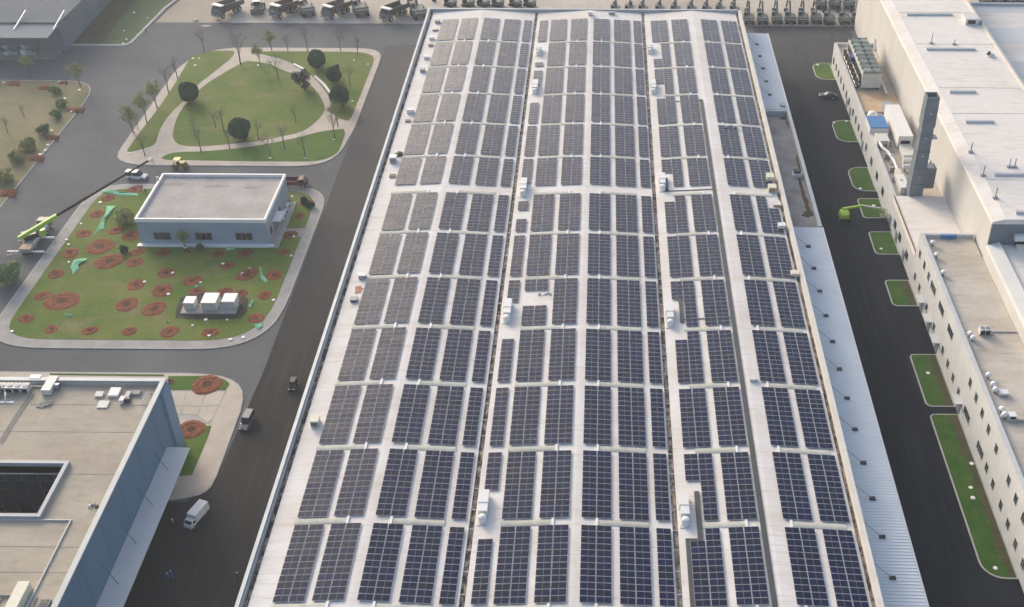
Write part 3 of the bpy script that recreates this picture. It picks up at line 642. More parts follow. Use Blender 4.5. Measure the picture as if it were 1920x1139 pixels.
# roof plant of the office
p = orp(30,735); t = thing('condenser_row', 'row of grey air condensers with dark coils on the office roof edge', 'air conditioner', (p.x,p.y,14.2))
for k in range(4):
    c_ = MB().box(-3.2+k*1.5,-1.85+k*1.5,-.5,1.1,.2,2.0).build('condenser', MT['offwhite'], t)
    MB().box(-3.05+k*1.5,-2.0+k*1.5,-.55,-.51,.35,1.6).build('coil', MT['black'], c_); MB().lathe((-2.52+k*1.5,.3,2.0),[(.5,0),(.5,.15)],12).build('fan', MT['grey'], c_)
MB().box(-3.3,2.9,-.4,1.0,-.02,.2).build('skid', MT['steel'], t)
p = orp(-6,737); t = thing('roof_tank', 'dark round tank at the left frame edge on the office roof', 'tank', (p.x,p.y,14.2)); MB().lathe((0,0,0),[(1.4,0),(1.4,1.8),(1.0,2.2)],16).build('shell', MT['bluegrey'], t); MB().lathe((0,0,2.2),[(.4,0),(.4,.2)],12).build('hatch', MT['steel'], t)
p = orp(92,737); t = thing('air_handler', 'long pale air handler with round fan on the office roof', 'air handler', (p.x,p.y,14.2))
MB().box(-1.0,.8,-.8,3.6,.3,1.9).build('casing', MT['offwhite'], t); MB().tube((.8,1.2,1.0),(1.7,1.2,1.0),.75,n=14).build('fan', MT['steel'], t); MB().box(-1,.8,-.7,3.4,-.02,.3).build('skid', MT['steel'], t); MB().box(-4.5,-1.0,1.4,1.7,.4,.6).build('pipe', MT['steel'], t)
p = orp(105,715); t = thing('vent_hood', 'small pale vent hood behind the air handler on office roof', 'vent', (p.x-3.2,p.y,14.2)); MB().box(-.8,.8,-.4,.4,0,.9).build('casing', MT['offwhite'], t); MB().box(-.9,.9,-.5,.5,.9,1.0).build('lid', MT['white'], t)
for (px,py,w_,d_,h_,m_,lab) in ((216,739,2.0,2.3,.9,'white','bright white flat panel box on the office roof'),(187,742,1.5,1.3,.6,'offwhite','small pale slab left of the white panel box'),(194,760,2.0,1.9,.35,'offwhite','pale flat slab in front of the white panel box')):
    p = orp(px,py); t = thing('roof_slab_box', lab, 'box', (p.x,p.y,14.2)); MB().hexa([(-w_/2,-d_/2,.1),(w_/2,-d_/2,.1),(w_/2,d_/2,.1),(-w_/2,d_/2,.1)],[(-w_/2,-d_/2,h_),(w_/2,-d_/2,h_),(w_/2,d_/2,h_+.15),(-w_/2,d_/2,h_+.15)]).build('casing', MT[m_], t); MB().box(-w_/2+.2,w_/2-.2,-d_/2+.2,d_/2-.2,-.02,.1).build('base', MT['steel'], t)
p = orp(238,748); t = thing('fan_assembly', 'jumble of pale duct and dark fan beside the white panel box', 'fan', (p.x,p.y,14.2))
MB().box(-.9,.0,-1.6,-.2,.2,1.3).build('duct', MT['offwhite'], t); MB().tube((.1,-.9,.7),(1.0,-.9,.7),.6,n=12).build('fan', MT['black'], t); MB().box(-.4,.5,-.2,1.6,.1,.9).build('casing', MT['grey'], t); MB().box(.5,2.2,.9,2.0,.1,.7).build('side_box', MT['conc'], t); MB().tube((-.5,-1.9,.4),(-.5,-1.6,.4),.3,n=10).build('outlet', MT['white'], t)
p = orp(278,748); t = thing('step_ladder', 'pale A-frame ladder leaning near the office roof corner', 'ladder', (p.x,p.y,14.2))
for sx in (-1,1): MB().tube((sx*.5-.3,-1.6,0),(sx*.1,.3,1.2),.07,n=5).build('rail', MT['white'], t); MB().tube((sx*.5+.5,1.4,0),(sx*.1,.3,1.2),.07,n=5).build('rear_rail', MT['white'], t)
for k in range(4): MB().tube((-.7+.12*k,-1.3+.4*k,.2+.25*k),(.15-.02*k,-1.3+.4*k,.2+.25*k),.04,n=5).build('rung', MT['white'], t)
p = orp(12,752); t = thing('pipe_elbow', 'white bent pipe on a pale board on the office roof', 'pipe', (p.x,p.y,14.2)); MB().box(-1.2,1.4,-.6,-.2,0,.12).build('board', MT['white'], t); MB().tube((0,-.4,.1),(0,.2,.9),.14,n=8).build('riser', MT['white'], t); MB().tube((0,.2,.9),(-.3,1.0,1.0),.14,n=8).build('bend', MT['white'], t)
t = thing('roof_cable_tray', 'dark double cable tray crossing the office roof to courtyard', 'cable tray', tuple(orp(55,740)))
pts = [orp(62,738),orp(45,760),orp(22,795),orp(0,832)]
for k in range(3):
    for off in (-.25,.25):
        MB().tube(Vector(pts[k])-Vector(pts[0])+Vector((off,0,.15))+Vector(pts[0])-orp(55,740), Vector(pts[k+1])+Vector((off,0,.15))-orp(55,740), .07, n=5).build('rail', MT['steel'], t)
p = orp(80,762); t = thing('timber_pile', 'pinkish scrap pile on the office roof below the air handler', 'scrap', (p.x,p.y,14.2))
for k in range(6): MB().box(-.9+.1*k,.3+.25*k,-.5+.2*k,-.3+.2*k,.0+.04*k,.16+.04*k).build('plank', MT['roof_pink'], t, (0,0,0), .25*(k%3-1))
p = orp(175,948); t = thing('rubble_bag', 'small rubble heap by the office roof edge', 'rubble', (p.x,p.y,14.2))
for k in range(5): MB().hexa([(-.3,-.25,0),(.3,-.25,0),(.3,.25,0),(-.3,.25,0)],[(-.15,-.1,.3),(.18,-.15,.25),(.1,.15,.33),(-.2,.12,.2)]).build('chunk', MT['offwhite'] if k%2 else MT['brown'], t, (random.uniform(-.8,.8),random.uniform(-.5,.5),0), k)
p = orp(85,1135); t = thing('roof_hatch', 'small dark roof hatch at the bottom of the office roof', 'hatch', (p.x,p.y,14.2)); MB().box(-.7,.7,-.6,.6,0,.6).build('frame', MT['conc'], t); MB().box(-.5,.5,-.4,.4,.6,.66).build('lid', MT['black'], t)

for o in COL.objects:
    if o.name.split('.')[0] in ('condenser_row','air_handler','roof_slab_box','fan_assembly','roof_tank'): o.scale = (.85,.85,.6)

# ================================================================== FAR LEFT WAREHOUSE
wb = thing('warehouse', 'grey metal warehouse with front canopy at the far left corner', 'warehouse', (0,0,0))
cz = 8.0; c0 = at(88,70,cz); c1 = at(112,47,cz); ed = at(205,0,cz+1)
MB().box(-230,c1.x-.3,c1.y,420,0,8.6).build('wall', MT['bluegrey'], wb)
MB().hexa([(-230,c1.y-.2,8.6),(c1.x,c1.y-.2,8.6),(c1.x+3.0,420,8.6),(-230,420,8.6)],[(-230,c1.y-.2,8.8),(c1.x,c1.y-.2,8.8),(c1.x+3.0,420,8.8),(-230,420,8.8)]).build('roof', mat('warehouse_roof', (.14,.16,.178), .9, var=.06, scale=.1, spec=.1), wb)
wc = MB().hexa([(-230,c0.y,7.5),(c0.x,c0.y,7.5),(c1.x,c1.y-.25,7.9),(-230,c1.y-.25,7.9)],[(-230,c0.y,7.8),(c0.x,c0.y,7.8),(c1.x,c1.y-.25,8.3),(-230,c1.y-.25,8.3)]).build('canopy', mat('warehouse_canopy', (.26,.285,.295), .9, var=.06, scale=.2, spec=.1), wb)
for px in (26,100):
    p = at(px,57,8.0); MB().tube((p.x,p.y,8.1),(p.x+.3,p.y+9,10.2),.22,n=6).build('stay', MT['alu'], wc)
for px in (85,112): p = at(px,84 if px>100 else 83,0); MB().box(p.x-.2,p.x+.2,p.y-.2,p.y+.2,0,7.5).build('post', MT['grey'], wb)
struct(MB().prism(ground(zp(0,0,3.996,[(-100,455),(405,445),(500,350),(470,300),(-100,300)])), 0, .12).build('loading_apron', MT['conc_stain']))
for k in range(16):
    px = 4 + (k % 8)*8.6 + random.uniform(-1,1); py = 103 - (k//8)*9; p = at(px,py,0.12); s_ = random.uniform(1.0,1.7)
    t = thing('goods_crate', 'wrapped goods crate under the far warehouse canopy, %s from left in the %s row' % (ORD[k%8+1], 'front' if k < 8 else 'back'), 'crate', (p.x,p.y,.12), 0, 'goods under the warehouse canopy')
    mm = [MT['bluegrey'],MT['grey'],MT['wall_small'],MT['offwhite']][(k*7)%4]
    MB().box(-s_/2,s_/2,-.6,.6,.12,s_).build('body', mm, t); MB().box(-s_/2,s_/2,-.6,.6,0,.12).build('pallet', MT['brown'], t)
# ================================================================== RIGHT-HAND COMPLEX
WX = 64.2
# --- near office block with two rows of windows
nb = thing('factory_office', 'pale two-storey office block with window rows along the dark street', 'building', (0,0,0))
MB().box(WX,75.0,60,199.0,0,11.3).build('wall', MT['wall_office'], nb)
MB().box(WX+.9,74.95,60,198.3,11.1,11.42).build('roof', MT['roof_beige'], nb)
MB().box(WX,WX+.85,60,199.0,11.3,12.2).build('parapet', MT['wall_office'], nb)
MB().box(WX+.87,75.0,198.35,199.0,11.3,12.2).build('parapet', MT['wall_office'], nb)
low = [(196.4,1.2),(192.4,1.2),(185.8,1.2),(179.4,1.2),(172.1,1.2),(168.1,1.2),(164.1,1.2),(160.0,1.2),(154.0,3.4),(145.0,3.4),(140.8,1.2),(136.9,1.2),(132.2,1.2),(128.1,1.2),(123.9,1.2),(119.9,1.2),(115.8,1.2),(111.8,1.2)]
up = [(196.1,1.2),(192.1,1.2),(188.3,1.2),(184.3,3.4),(177.6,3.4),(170.4,3.4),(155.9,1.2),(151.9,1.2),(147.9,1.2),(143.9,1.2),(139.2,1.2),(132.0,1.2),(128.0,1.2),(124.0,1.2),(119.9,1.2),(115.9,1.2)]
for y, wd in low: window(nb, WX, 'x', y, 3.2, wd, 1.75, MT['alu'], -1, 1 if wd < 2 else 3)
for y, wd in up: window(nb, WX, 'x', y, 8.9, wd, 1.75, MT['alu'], -1, 1 if wd < 2 else 3)
for y in (189.0,182.6,176.0,158.4):
    d = MB().box(WX-.1,WX,y-.9,y+.9,0,2.6).build('door', MT['bluegrey'], nb); MB().box(WX-.18,WX-.1,y+.55,y+.7,1.1,1.3).build('handle', MT['alu'], d)
    MB().box(WX-1.2,WX,y-1.4,y+1.4,2.8,3.0).build('door_canopy', MT['wall_office'], nb)
for py in (624,792):
    y = at(1850,py,11.42).y; MB().box(70.2 if py < 700 else WX+2.2,74.9,y,y+.18,11.42,11.62 if py < 700 else 11.95).build('roof_kerb', MT['conc'], nb)
bt = MB().box(68.4,71.4,197.9,198.34,11.45,12.15).build('blue_tarpaulin', MT['blue_tarp'], nb); MB().box(68.3,71.5,197.85,198.4,12.2,12.28).build('fold', MT['blue_tarp'], bt)
def turbine(px, py, z, label, s=1.0):
    p = at(px, py, z); t = thing('roof_ventilator', label, 'ventilator', (p.x,p.y,z), 0, 'white ventilators behind the office parapet')
    MB().lathe((0,0,-.02),[(.25*s,0),(.25*s,.5*s)],10).build('neck', MT['steel'], t)
    MB().lathe((0,0,.45*s),[(.22*s,0),(.5*s,.18*s),(.55*s,.4*s),(.42*s,.65*s),(.12*s,.75*s)],12).build('turbine_head', MT['white'], t, smooth=True)
for k, (px, py) in enumerate(((1748,461),(1755,484),(1768,517),(1818,632),(1823,640),(1852,710),(1861,727),(1865,737),(1877,774),(1882,784))):
    turbine(px, py, 11.42, 'white turbine ventilator behind the office parapet, %s counted from the far end' % ORD[k+1])
p = at(1845,627,11.42); t = thing('rooftop_condenser', 'twin-fan condenser with dark coils on the beige office roof', 'air conditioner', (p.x,p.y,11.42))
MB().box(-.95,.95,-.5,.9,.15,1.3).build('casing', MT['offwhite'], t)
for sx in (-1,1): MB().box(sx*.47-.4,sx*.47+.4,-.56,-.51,.25,1.15).build('coil', MT['black'], t); MB().lathe((sx*.47,.2,1.3),[(.38,0),(.38,.12)],12).build('fan', MT['steel'], t)
MB().box(-1.0,1.6,-.4,.8,-.02,.15).build('skid', MT['grey'], t)
p = at(1880,740,11.42); t = thing('rooftop_box', 'flat white box on legs on the beige office roof', 'roof unit', (p.x,p.y,11.42)); MB().box(-.8,.8,-.6,.6,.3,.7).build('casing', MT['white'], t); MB().box(-.6,.6,-.4,.4,-.02,.3).build('leg_frame', MT['grey'], t)
p = at(1896,785,11.42); t = thing('exhaust_outlet', 'white exhaust outlet with dark mouth at the office roof kerb', 'exhaust', (p.x,p.y,11.42)); MB().box(-.6,.6,-.6,.6,0,1.0).build('casing', MT['white'], t); MB().box(-.4,.4,-.66,-.61,.3,.85).build('mouth', MT['black'], t); MB().tube((-1.9,0,.5),(-.6,0,.5),.25,n=10).build('pipe', MT['white'], t)

# --- block right of it
cb = thing('production_block', 'tall pale production block at the right edge below the big hall', 'building', (0,0,0))
MB().box(75.02,120,60,191.2,0,14.0).build('wall', MT['wall_cream'], cb)
MB().hexa([(75.0,60,13.9),(77.6,60,13.9),(77.6,191.2,13.9),(75.0,191.2,13.9)],[(75.3,60,14.5),(77.6,60,15.2),(77.6,191.2,15.2),(75.3,191.2,14.5)]).build('eave', MT['roof_cool'], cb)
MB().box(78.1,120,60,191.2,14.0,14.5).build('roof', MT['roof_hall'], cb); MB().box(77.62,78.08,60,191.2,14.0,14.3).build('gutter', MT['gutter'], cb)
p = at(1910,462,14.5); t = thing('roof_hopper', 'white hopper-like vent standing on the right edge roof', 'vent', (p.x,p.y,14.5)); MB().box(-1.2,1.4,-.5,1.2,1.4,2.6).build('hood', MT['white'], t); MB().box(-.7,.7,-.4,.8,0,1.4).build('stem', MT['black'], t); MB().box(-.8,1.0,-1.6,-.5,0,.8).build('base_box', MT['cream'], t)

# --- big hall
hb = thing('assembly_hall', 'tall white-roofed assembly hall with cream side wall', 'factory hall', (0,0,0))
HX0, HX1, HY0, HY1, HZ = 75.3, 98.0, 191.3, 332.0, 20.0
MB().box(HX0,HX1,HY0+.1,HY1,0,19.2).build('wall', MT['wall_cream'], hb)
MB().box(HX0+.2,HX1-.2,HY0,HY0+.09,0,19.15).build('shaded_end_wall', MT['bluegrey'], hb)  # the camera-facing wall's shade is put into its blue-grey colour
MB().hexa([(HX0-.05,HY0-.05,19.2),(HX0+2.6,HY0-.05,19.2),(HX0+2.6,HY1,19.2),(HX0-.05,HY1,19.2)],[(HX0+.15,HY0-.05,19.7),(HX0+2.6,HY0-.05,20.35),(HX0+2.6,HY1,20.35),(HX0+.15,HY1,19.7)]).build('eave', MT['roof'], hb)
MB().box(HX0+2.62,HX1-.5,HY0-.05,HY1,19.2,20.3).build('roof', MT['roof_hall'], hb)
MB().box(HX1-.48,HX1+.1,HY0-.05,HY1,19.2,20.65).build('parapet', MT['cap_cream'], hb)
for (px0,px1,py) in ((1700,1785,27),(1737,1828,92),(1780,1829,172),(1810,1863,228),(1864,1926,327),(1904,1930,398)):
    a = at(px0,py,20.5); c = at(px1,py,20.5)
    MB().hexa([(a.x,a.y-.8,20.28),(c.x,a.y-.8,20.28),(c.x,a.y+.8,20.28),(a.x,a.y+.8,20.28)],[(a.x,a.y-.35,20.75),(c.x,a.y-.35,20.75),(c.x,a.y+.35,20.75),(a.x,a.y+.35,20.75)]).build('roof_light', mat('roof_light_sheet', (.52,.52,.52), .8, var=.06, spec=.15), hb)
for py in (24,83,165,213,337):
    y = at(1800,py,20.3).y; MB().box(HX0+2.7,HX1-.6,y,y+.12,20.3,20.36).build('roof_seam', MT['cap_cream'], hb)
for k, (px, py, h) in enumerate(((1746,82,2.6),(1789,84,1.2),(1820,286,2.2),(1843,330,2.2),(1892,314,1.9),(1902,314,1.9),(1866,372,2.3))):
    p = at(px, py, 20.3); t = thing('vent_pipe', 'thin grey vent pipe on the white hall roof, %s from the far end' % ORD[k+1], 'pipe', (p.x,p.y,20.3), 0, 'vent pipes on the hall roof')
    MB().tube((0,0,-.02),(0,0,h),.11,n=8).build('pipe', MT['steel'], t); MB().box(-.5,.5,-.3,.3,-.02,.3).build('base', MT['grey'], t); MB().lathe((0,0,h),[(.22,0),(.18,.2)],8).build('cowl', MT['alu'], t)
p = at(1821,45,20.3); t = thing('roof_plant_box', 'grey-topped plant box with dark front on the hall roof', 'roof unit', (p.x,p.y,20.3)); MB().box(-1.8,1.6,-.8,3.5,0,1.6).build('casing', MT['offwhite'], t); MB().box(-1.2,.8,-.86,-.81,.3,1.3).build('louvre', MT['black'], t); MB().box(1.7,2.6,-.5,.5,0,.9).build('fan_box', MT['grey'], t)
p = at(1858,106,20.3); t = thing('roof_fan', 'round roof fan with dark outlet on the hall roof', 'fan', (p.x,p.y,20.3)); MB().lathe((0,0,0),[(.8,0),(.8,.5),(.4,.8)],14).build('cowl', MT['offwhite'], t); MB().tube((-.9,0,.4),(-.5,0,1.2),.35,n=10).build('outlet', MT['black'], t)
# --- lower roofs beyond the hall
db = thing('rear_hall', 'low white multi-ridged hall behind the assembly hall', 'factory hall', (0,0,0))
MB().box(98.2,150,191.4,314.4,0,13.5).build('wall', MT['wall_cream'], db)
k = 0; y = 192.0
while y < 313:
    y2 = min(y+10.6, 314.0)
    MB().hexa([(98.3,y,13.4),(150,y,13.4),(150,y2,13.4),(98.3,y2,13.4)],[(98.3,y,13.9),(150,y,13.9),(150,y2,14.5),(98.3,y2,14.5)]).build('roof_slope', MT['roof_cool'] if k % 2 else MT['roof'], db)
    k += 1; y = y2
MB().box(98.2,150,314.05,314.8,13.3,15.1).build('parapet', MT['cap_grey'], db)

# --- single-storey wing with the plant deck
wg = thing('plant_wing', 'low wing with parapet carrying pipes and cooling plant beside the hall', 'building', (0,0,0))
MB().box(WX,HX0-.05,199.05,304.6,0,6.2).build('wall', MT['wall_office'], wg)
MB().box(WX,WX+.7,221.5,304.6,6.2,7.3).build('parapet', MT['wall_office'], wg); MB().box(WX+.72,HX0-.06,303.9,304.6,6.2,7.3).build('parapet', MT['wall_office'], wg)
MB().box(WX+.8,HX0-.1,221.5,303.8,6.1,6.35).build('roof', MT['roof_beige'], wg)
MB().box(WX+.8,HX0-.1,263.6,275.6,6.36,6.4).build('orange_deck', MT['roof_orange'], wg)
MB().box(WX+.8,HX0-1.5,263.1,263.58,6.3,6.9).build('deck_kerb', MT['conc'], wg)
MB().box(WX-.1,HX0-.06,199.1,221.4,6.2,7.45).build('white_roof', MT['roof_hall'], wg)
MB().box(WX-.12,WX+.12,199.1,221.4,7.46,7.6).build('edge_trim', MT['brown'], wg)
for k, y in enumerate((302.0,297.8,293.8,289.7,285.4,281,276.8,270.7,266.5,262.4,258.2,252,245,238,231,216.7,211.6,204.6)):
    window(wg, WX, 'x', y, 3.0, 1.3 if k < 12 else 2.0, 1.7, MT['bluegrey'], -1, 1)
for y in (279,274,256,221,214.2,206.9):
    d = MB().box(WX-.1,WX,y-.9,y+.9,0,2.6).build('door', MT['bluegrey'], wg); MB().box(WX-.18,WX-.1,y+.5,y+.65,1.1,1.3).build('handle', MT['alu'], d)
# cooling plant
FANC = mat('fan_green', (.17,.23,.21), .6, var=.15, scale=1.5, rnd=.3)
ct = thing('cooling_plant', 'big grey cooling plant with fans and pipes on the far wing roof', 'cooling tower', (66.6,276.4,6.38))
MB().box(0,5.0,0,21.8,.7,4.6).build('casing', MT['offwhite'], ct)
MB().box(-.02,.02,.6,21.2,1.0,3.9).build('intake', MT['black'], ct)
for k in range(8):
    for c in range(2):
        f_ = MB().lathe((1.35+2.4*c,1.5+2.65*k,4.6),[(1.05,0),(.95,.35),(1.05,.6)],14).build('fan_ring', FANC, ct)
        MB().lathe((1.35+2.4*c,1.5+2.65*k,5.0),[(.8,0),(.2,.2)],10).build('fan', MT['bluegrey'] if (k+c)%3 else MT['offwhite'], f_)
for k in range(9): MB().box(.1,4.9,.15+2.65*k,.3+2.65*k,4.61,5.25).build('guard_rail', MT['steel'], ct)
for k, (x, z) in enumerate(((-.7,1.6),(-1.2,1.0),(-.6,2.6))): MB().tube((x,.5,z),(x,20.5,z),.22,n=8).build('pipe', [MT['cream'],MT['offwhite'],MT['steel']][k], ct)
for k in range(7): MB().box(-1.5,-.3,1+3*k,1.15+3*k,.0,2.9).build('pipe_rack', MT['brown'], ct)
MB().box(-.9,.1,11.5,14,2.2,4.0).build('pump_cabinet', MT['blue_dark'], ct)
for x in (.3,4.6): 
    for y in (.3,10.5,21): MB().box(x-.15,x+.15,y-.15,y+.15,-.02,.7).build('leg', MT['steel'], ct)
MB().tube((5.9,-4,.9),(5.9,18,.9),.35,n=10).build('main_pipe', MT['alu'], ct); MB().tube((6.3,16,4.0),(6.3,18.5,6.0),.4,n=10).build('riser', MT['white'], ct)
# chimney
ch = thing('chimney', 'tall square blue-grey steel chimney rising beside the hall', 'chimney', (68.85,222.8,6.3))
MB().hexa([(-1.55,-1.5,0),(1.55,-1.5,0),(1.55,1.5,0),(-1.55,1.5,0)],[(-1.25,-1.3,18.0),(1.25,-1.3,18.0),(1.25,1.3,18.0),(-1.25,1.3,18.0)]).build('shaft', MT['bluegrey'], ch)
MB().hexa([(-1.42,-1.42,18.0),(1.42,-1.42,18.0),(1.42,1.42,18.0),(-1.42,1.42,18.0)],[(-1.32,-1.36,24.0),(1.32,-1.36,24.0),(1.32,1.36,24.0),(-1.32,1.36,24.0)]).build('head', MT['bluegrey'], ch)
m_ = MB(); m_.box(-1.3,1.3,-1.3,-1.1,24.0,24.9); m_.box(-1.3,1.3,1.1,1.3,24.0,24.9); m_.box(-1.3,-1.1,-1.1,1.1,24.0,24.9); m_.box(1.1,1.3,-1.1,1.1,24.0,24.9); m_.build('mouth_rim', MT['bluegrey'], ch)
MB().box(-1.1,1.1,-1.1,1.1,24.0,24.1).build('flue', MT['black'], ch)
for z in (4,8,12,16,20.5): MB().box(-1.66+z*.012,1.66-z*.012,-1.6+z*.010,1.6-z*.010,z,z+.12).build('band', MT['bluegrey'], ch)
for z in (6,11,15.3,21): MB().box(-.25,.25,-1.62+z*.008,-1.3,z,z+.12).build('bracket', MT['alu'], ch)
MB().box(1.3,2.6,-.9,.9,14.9,15.1).build('platform', MT['steel'], ch)
MB().box(1.5,4.2,.5,3.0,2,7.0).build('duct', MT['bluegrey'], ch); MB().hexa([(1.8,.6,7.0),(3.6,.6,7.0),(3.6,2.4,7.0),(1.8,2.4,7.0)],[(2.6,1.4,8.6),(2.8,1.4,8.6),(2.8,1.6,8.6),(2.6,1.6,8.6)]).build('duct_cone', MT['offwhite'], ch)
# equipment on the plant deck
def deck(px, py): return at(px, py, 6.36)
p = deck(1640,256); t = thing('blue_topped_tank', 'white tank with bright blue cover on the plant deck', 'tank', (p.x,p.y,6.35))
MB().box(-1.4,3.1,-.2,6.0,0,2.2).build('casing', MT['white'], t); MB().box(-1.3,3.0,-.1,5.9,2.2,2.45).build('blue_cover', MT['blue_tarp'], t)
p = deck(1635,222); t = thing('dome_tank', 'white dome-topped tank on the plant deck beyond the blue cover', 'tank', (p.x,p.y,6.35)); MB().lathe((0,0,0),[(1.3,0),(1.3,1.0),(1.0,1.6),(.4,1.9)],16).build('shell', MT['white'], t, smooth=True); MB().box(.9,2.4,-.4,.6,0,1.0).build('pump', MT['grey'], t)
p = deck(1694,281); t = thing('duct_house', 'long white box duct with dark opening on the plant deck', 'air handler', (p.x,p.y,6.35)); MB().box(-1.6,1.8,0,16.5,.6,3.6).build('casing', MT['white'], t); MB().box(-1.0,1.2,-.06,-.01,1.6,2.4).build('louvre', MT['black'], t); MB().box(-1.4,1.6,.3,16,-.02,.6).build('support', MT['steel'], t); MB().box(-1.3,1.5,-5.5,-.1,.2,1.6).build('lower_duct', MT['offwhite'], t)
MB().box(-1.2,1.4,16.6,21,.2,2.2).build('intake_box', MT['grey'], t)
p = deck(1662,300); t = thing('pipe_bundle', 'winding white insulated pipes on the plant deck edge', 'pipes', (p.x,p.y,6.35))
pts = [(-.8,6,1.6),(-.6,3.0,1.6),(.3,1.0,1.6),(.9,-3.0,1.5),(1.0,-7.0,1.3)]
for k in range(4): MB().tube(pts[k],pts[k+1],.32,n=8).build('pipe', MT['white'], t)
for y in (5,0,-6): MB().box(-.5,.9,y,y+.2,-.02,1.25).build('stand', MT['steel'], t)
MB().box(-1.3,1.6,5.8,9.6,.1,1.9).build('pump_house', MT['offwhite'], t); MB().box(.3,1.5,-9.6,-7.1,0,1.7).build('beige_box', MT['cream'], t)
for k, py in enumerate((309,321)):
    p = deck(1701,py); t = thing('horizontal_tank', 'short white horizontal tank left of the chimney, %s one' % ('farther' if k == 0 else 'nearer'), 'tank', (p.x,p.y,6.35), 0, 'horizontal tanks by the chimney'); MB().tube((-1.2,0,1.1),(1.4,0,1.1),.6,n=12).build('shell', MT['white'], t)
    for x in (-.7,.9): MB().box(x-.1,x+.1,-.4,.4,-.02,.7).build('saddle', MT['steel'], t)
p = deck(1712,345); t = thing('deck_cabinet', 'pale cabinet between the pipes and the chimney foot', 'cabinet', (p.x-3.0,p.y-1.5,6.35)); MB().box(-.9,.9,-3,3,0,1.6).build('casing', MT['offwhite'], t); MB().box(-.95,.95,-3.05,3.05,1.6,1.7).build('lid', MT['white'], t); MB().box(.2,.6,-3.1,-3.01,.3,1.1).build('vent', MT['black'], t)
# small tanks behind, giving the deck its clutter
for k in range(16):
    px = random.uniform(1650,1668)+k*1.6; py = 232+k*8+random.uniform(-4,4)
    if px > 1712: break
    p = deck(px, py); t = thing('deck_pipe_stub', 'short %s pipe stub on the plant deck, %s from the far end' % ('steel' if k % 2 else 'white', ORD[k+1]), 'pipe', (p.x,p.y,6.35), 0, 'pipe stubs on the plant deck')
    MB().tube((0,0,-.02),(0,0,random.uniform(.8,2.0)),.18,n=8).build('stub', MT['steel'] if k % 2 else MT['white'], t); MB().box(-.35,.35,-.35,.35,-.02,.15).build('flange', MT['grey'], t)
# ================================================================== VEHICLES
def wheel(parent, x, y, r, w_, name='wheel'):
    o = MB().tube((-w_/2,0,0),(w_/2,0,0),r,n=14).build(name, MT['dark'], parent, (x,y,r))
    MB().tube((-w_/2-.012,0,0),(w_/2+.012,0,0),r*.55,n=10).build('rim', MT['alu'], o); return o
def loft(b, secs, mi=0):
    """secs: list of (y, half-width bottom, half-width top, z0, z1) joined into one hull"""
    i = len(b.v)
    for y, w0, w1, z0, z1 in secs: b.v += [(-w0,y,z0),(w0,y,z0),(w1,y,z1),(-w1,y,z1)]
    n = len(secs)
    for k in range(n-1):
        a = i+4*k; c = a+4
        for e in range(4): b.f.append((a+e, a+(e+1)%4, c+(e+1)%4, c+e)); b.m.append(mi)
    b.f.append((i,i+3,i+2,i+1)); b.m.append(mi); e = i+4*(n-1); b.f.append((e,e+1,e+2,e+3)); b.m.append(mi)
    return b
def car(name, label, cat, p, rz, paint, L=4.6, W=1.8, H=1.5, van=False):   # front towards +Y
    t = thing(name, label, cat, (p[0],p[1],p[2]), rz); h = L/2; w_ = W/2
    b = loft(MB(), [(-h,w_*.86,w_*.86,.38,.75),(-h+.15,w_*.97,w_*.95,.25,.95),(-h*.5,w_,w_*.97,.22,.98),(h*.45,w_,w_*.96,.22,.95),(h-.2,w_*.95,w_*.88,.25,.78),(h,w_*.82,w_*.78,.35,.6)])
    b.build('body', paint, t)
    if van: cs = [(-h+.05,w_*.93,w_*.80,.93,H),(-h+.3,w_*.95,w_*.82,.93,H+.02),(h*.18,w_*.95,w_*.80,.93,H),(h*.55,w_*.92,w_*.6,.9,.98)]
    else: cs = [(-h*.80,w_*.90,w_*.70,.92,1.0),(-h*.45,w_*.93,w_*.72,.94,H),(h*.05,w_*.93,w_*.72,.94,H),(h*.42,w_*.90,w_*.65,.90,.96)]
    loft(MB(), cs).build('glasshouse', MT['glass'], t)
    zt = H-.03; y0, y1 = (-h+.1, h*.18) if van else (-h*.45, h*.05)
    MB().hexa([(-w_*.82,y0,zt-.03),(w_*.82,y0,zt-.03),(w_*.80,y1,zt-.03),(-w_*.80,y1,zt-.03)],[(-w_*.72,y0+.05,zt+.07),(w_*.72,y0+.05,zt+.07),(w_*.72,y1-.05,zt+.07),(-w_*.72,y1-.05,zt+.07)]).build('roof', paint, t)
    for sx in (-1,1):
        for y in ((h*.62),(-h*.58)): wheel(t, sx*(w_-.08), y, .32, .2)
        MB().box(sx*w_*.62-.18, sx*w_*.62+.18, h-.14, h+.015, .55, .70).build('headlight', MT['lamp'], t)
        MB().box(sx*w_*.72-.13, sx*w_*.72+.13, -h-.015, -h+.1, .62, .78).build('taillight', MT['lamp_red'], t)
        MB().box(sx*(w_+.02)-.07, sx*(w_+.02)+.07, h*.33, h*.33+.12, .93, 1.06).build('mirror', paint, t)
        if van: MB().box(sx*w_*.90-.02,sx*w_*.90+.02,-h*.35,-h*.30,.95,H-.06).build('pillar', paint, t)
    MB().box(-w_*.8,w_*.8,h-.05,h+.05,.28,.48).build('bumper', MT['black'], t); MB().box(-w_*.8,w_*.8,-h-.05,-h+.05,.3,.5).build('bumper', MT['black'], t)
    return t
P = at(258,334); car('minivan', 'white minivan on the road under the crane boom', 'van', P, math.radians(-97), MT['car_white'], 4.9, 1.85, 1.85, True)
P = at(464,795); car('parked_van', 'silver-grey van with dark bonnet parked at the pavement bend', 'van', P, math.radians(174), MT['car_silver'], 4.3, 1.75, 1.75, True)
P = at(550,727); car('small_car', 'small dark car alone on the brown street by the factory', 'car', P, math.radians(178), MT['car_dark'], 2.7, 1.3, 1.5, True)
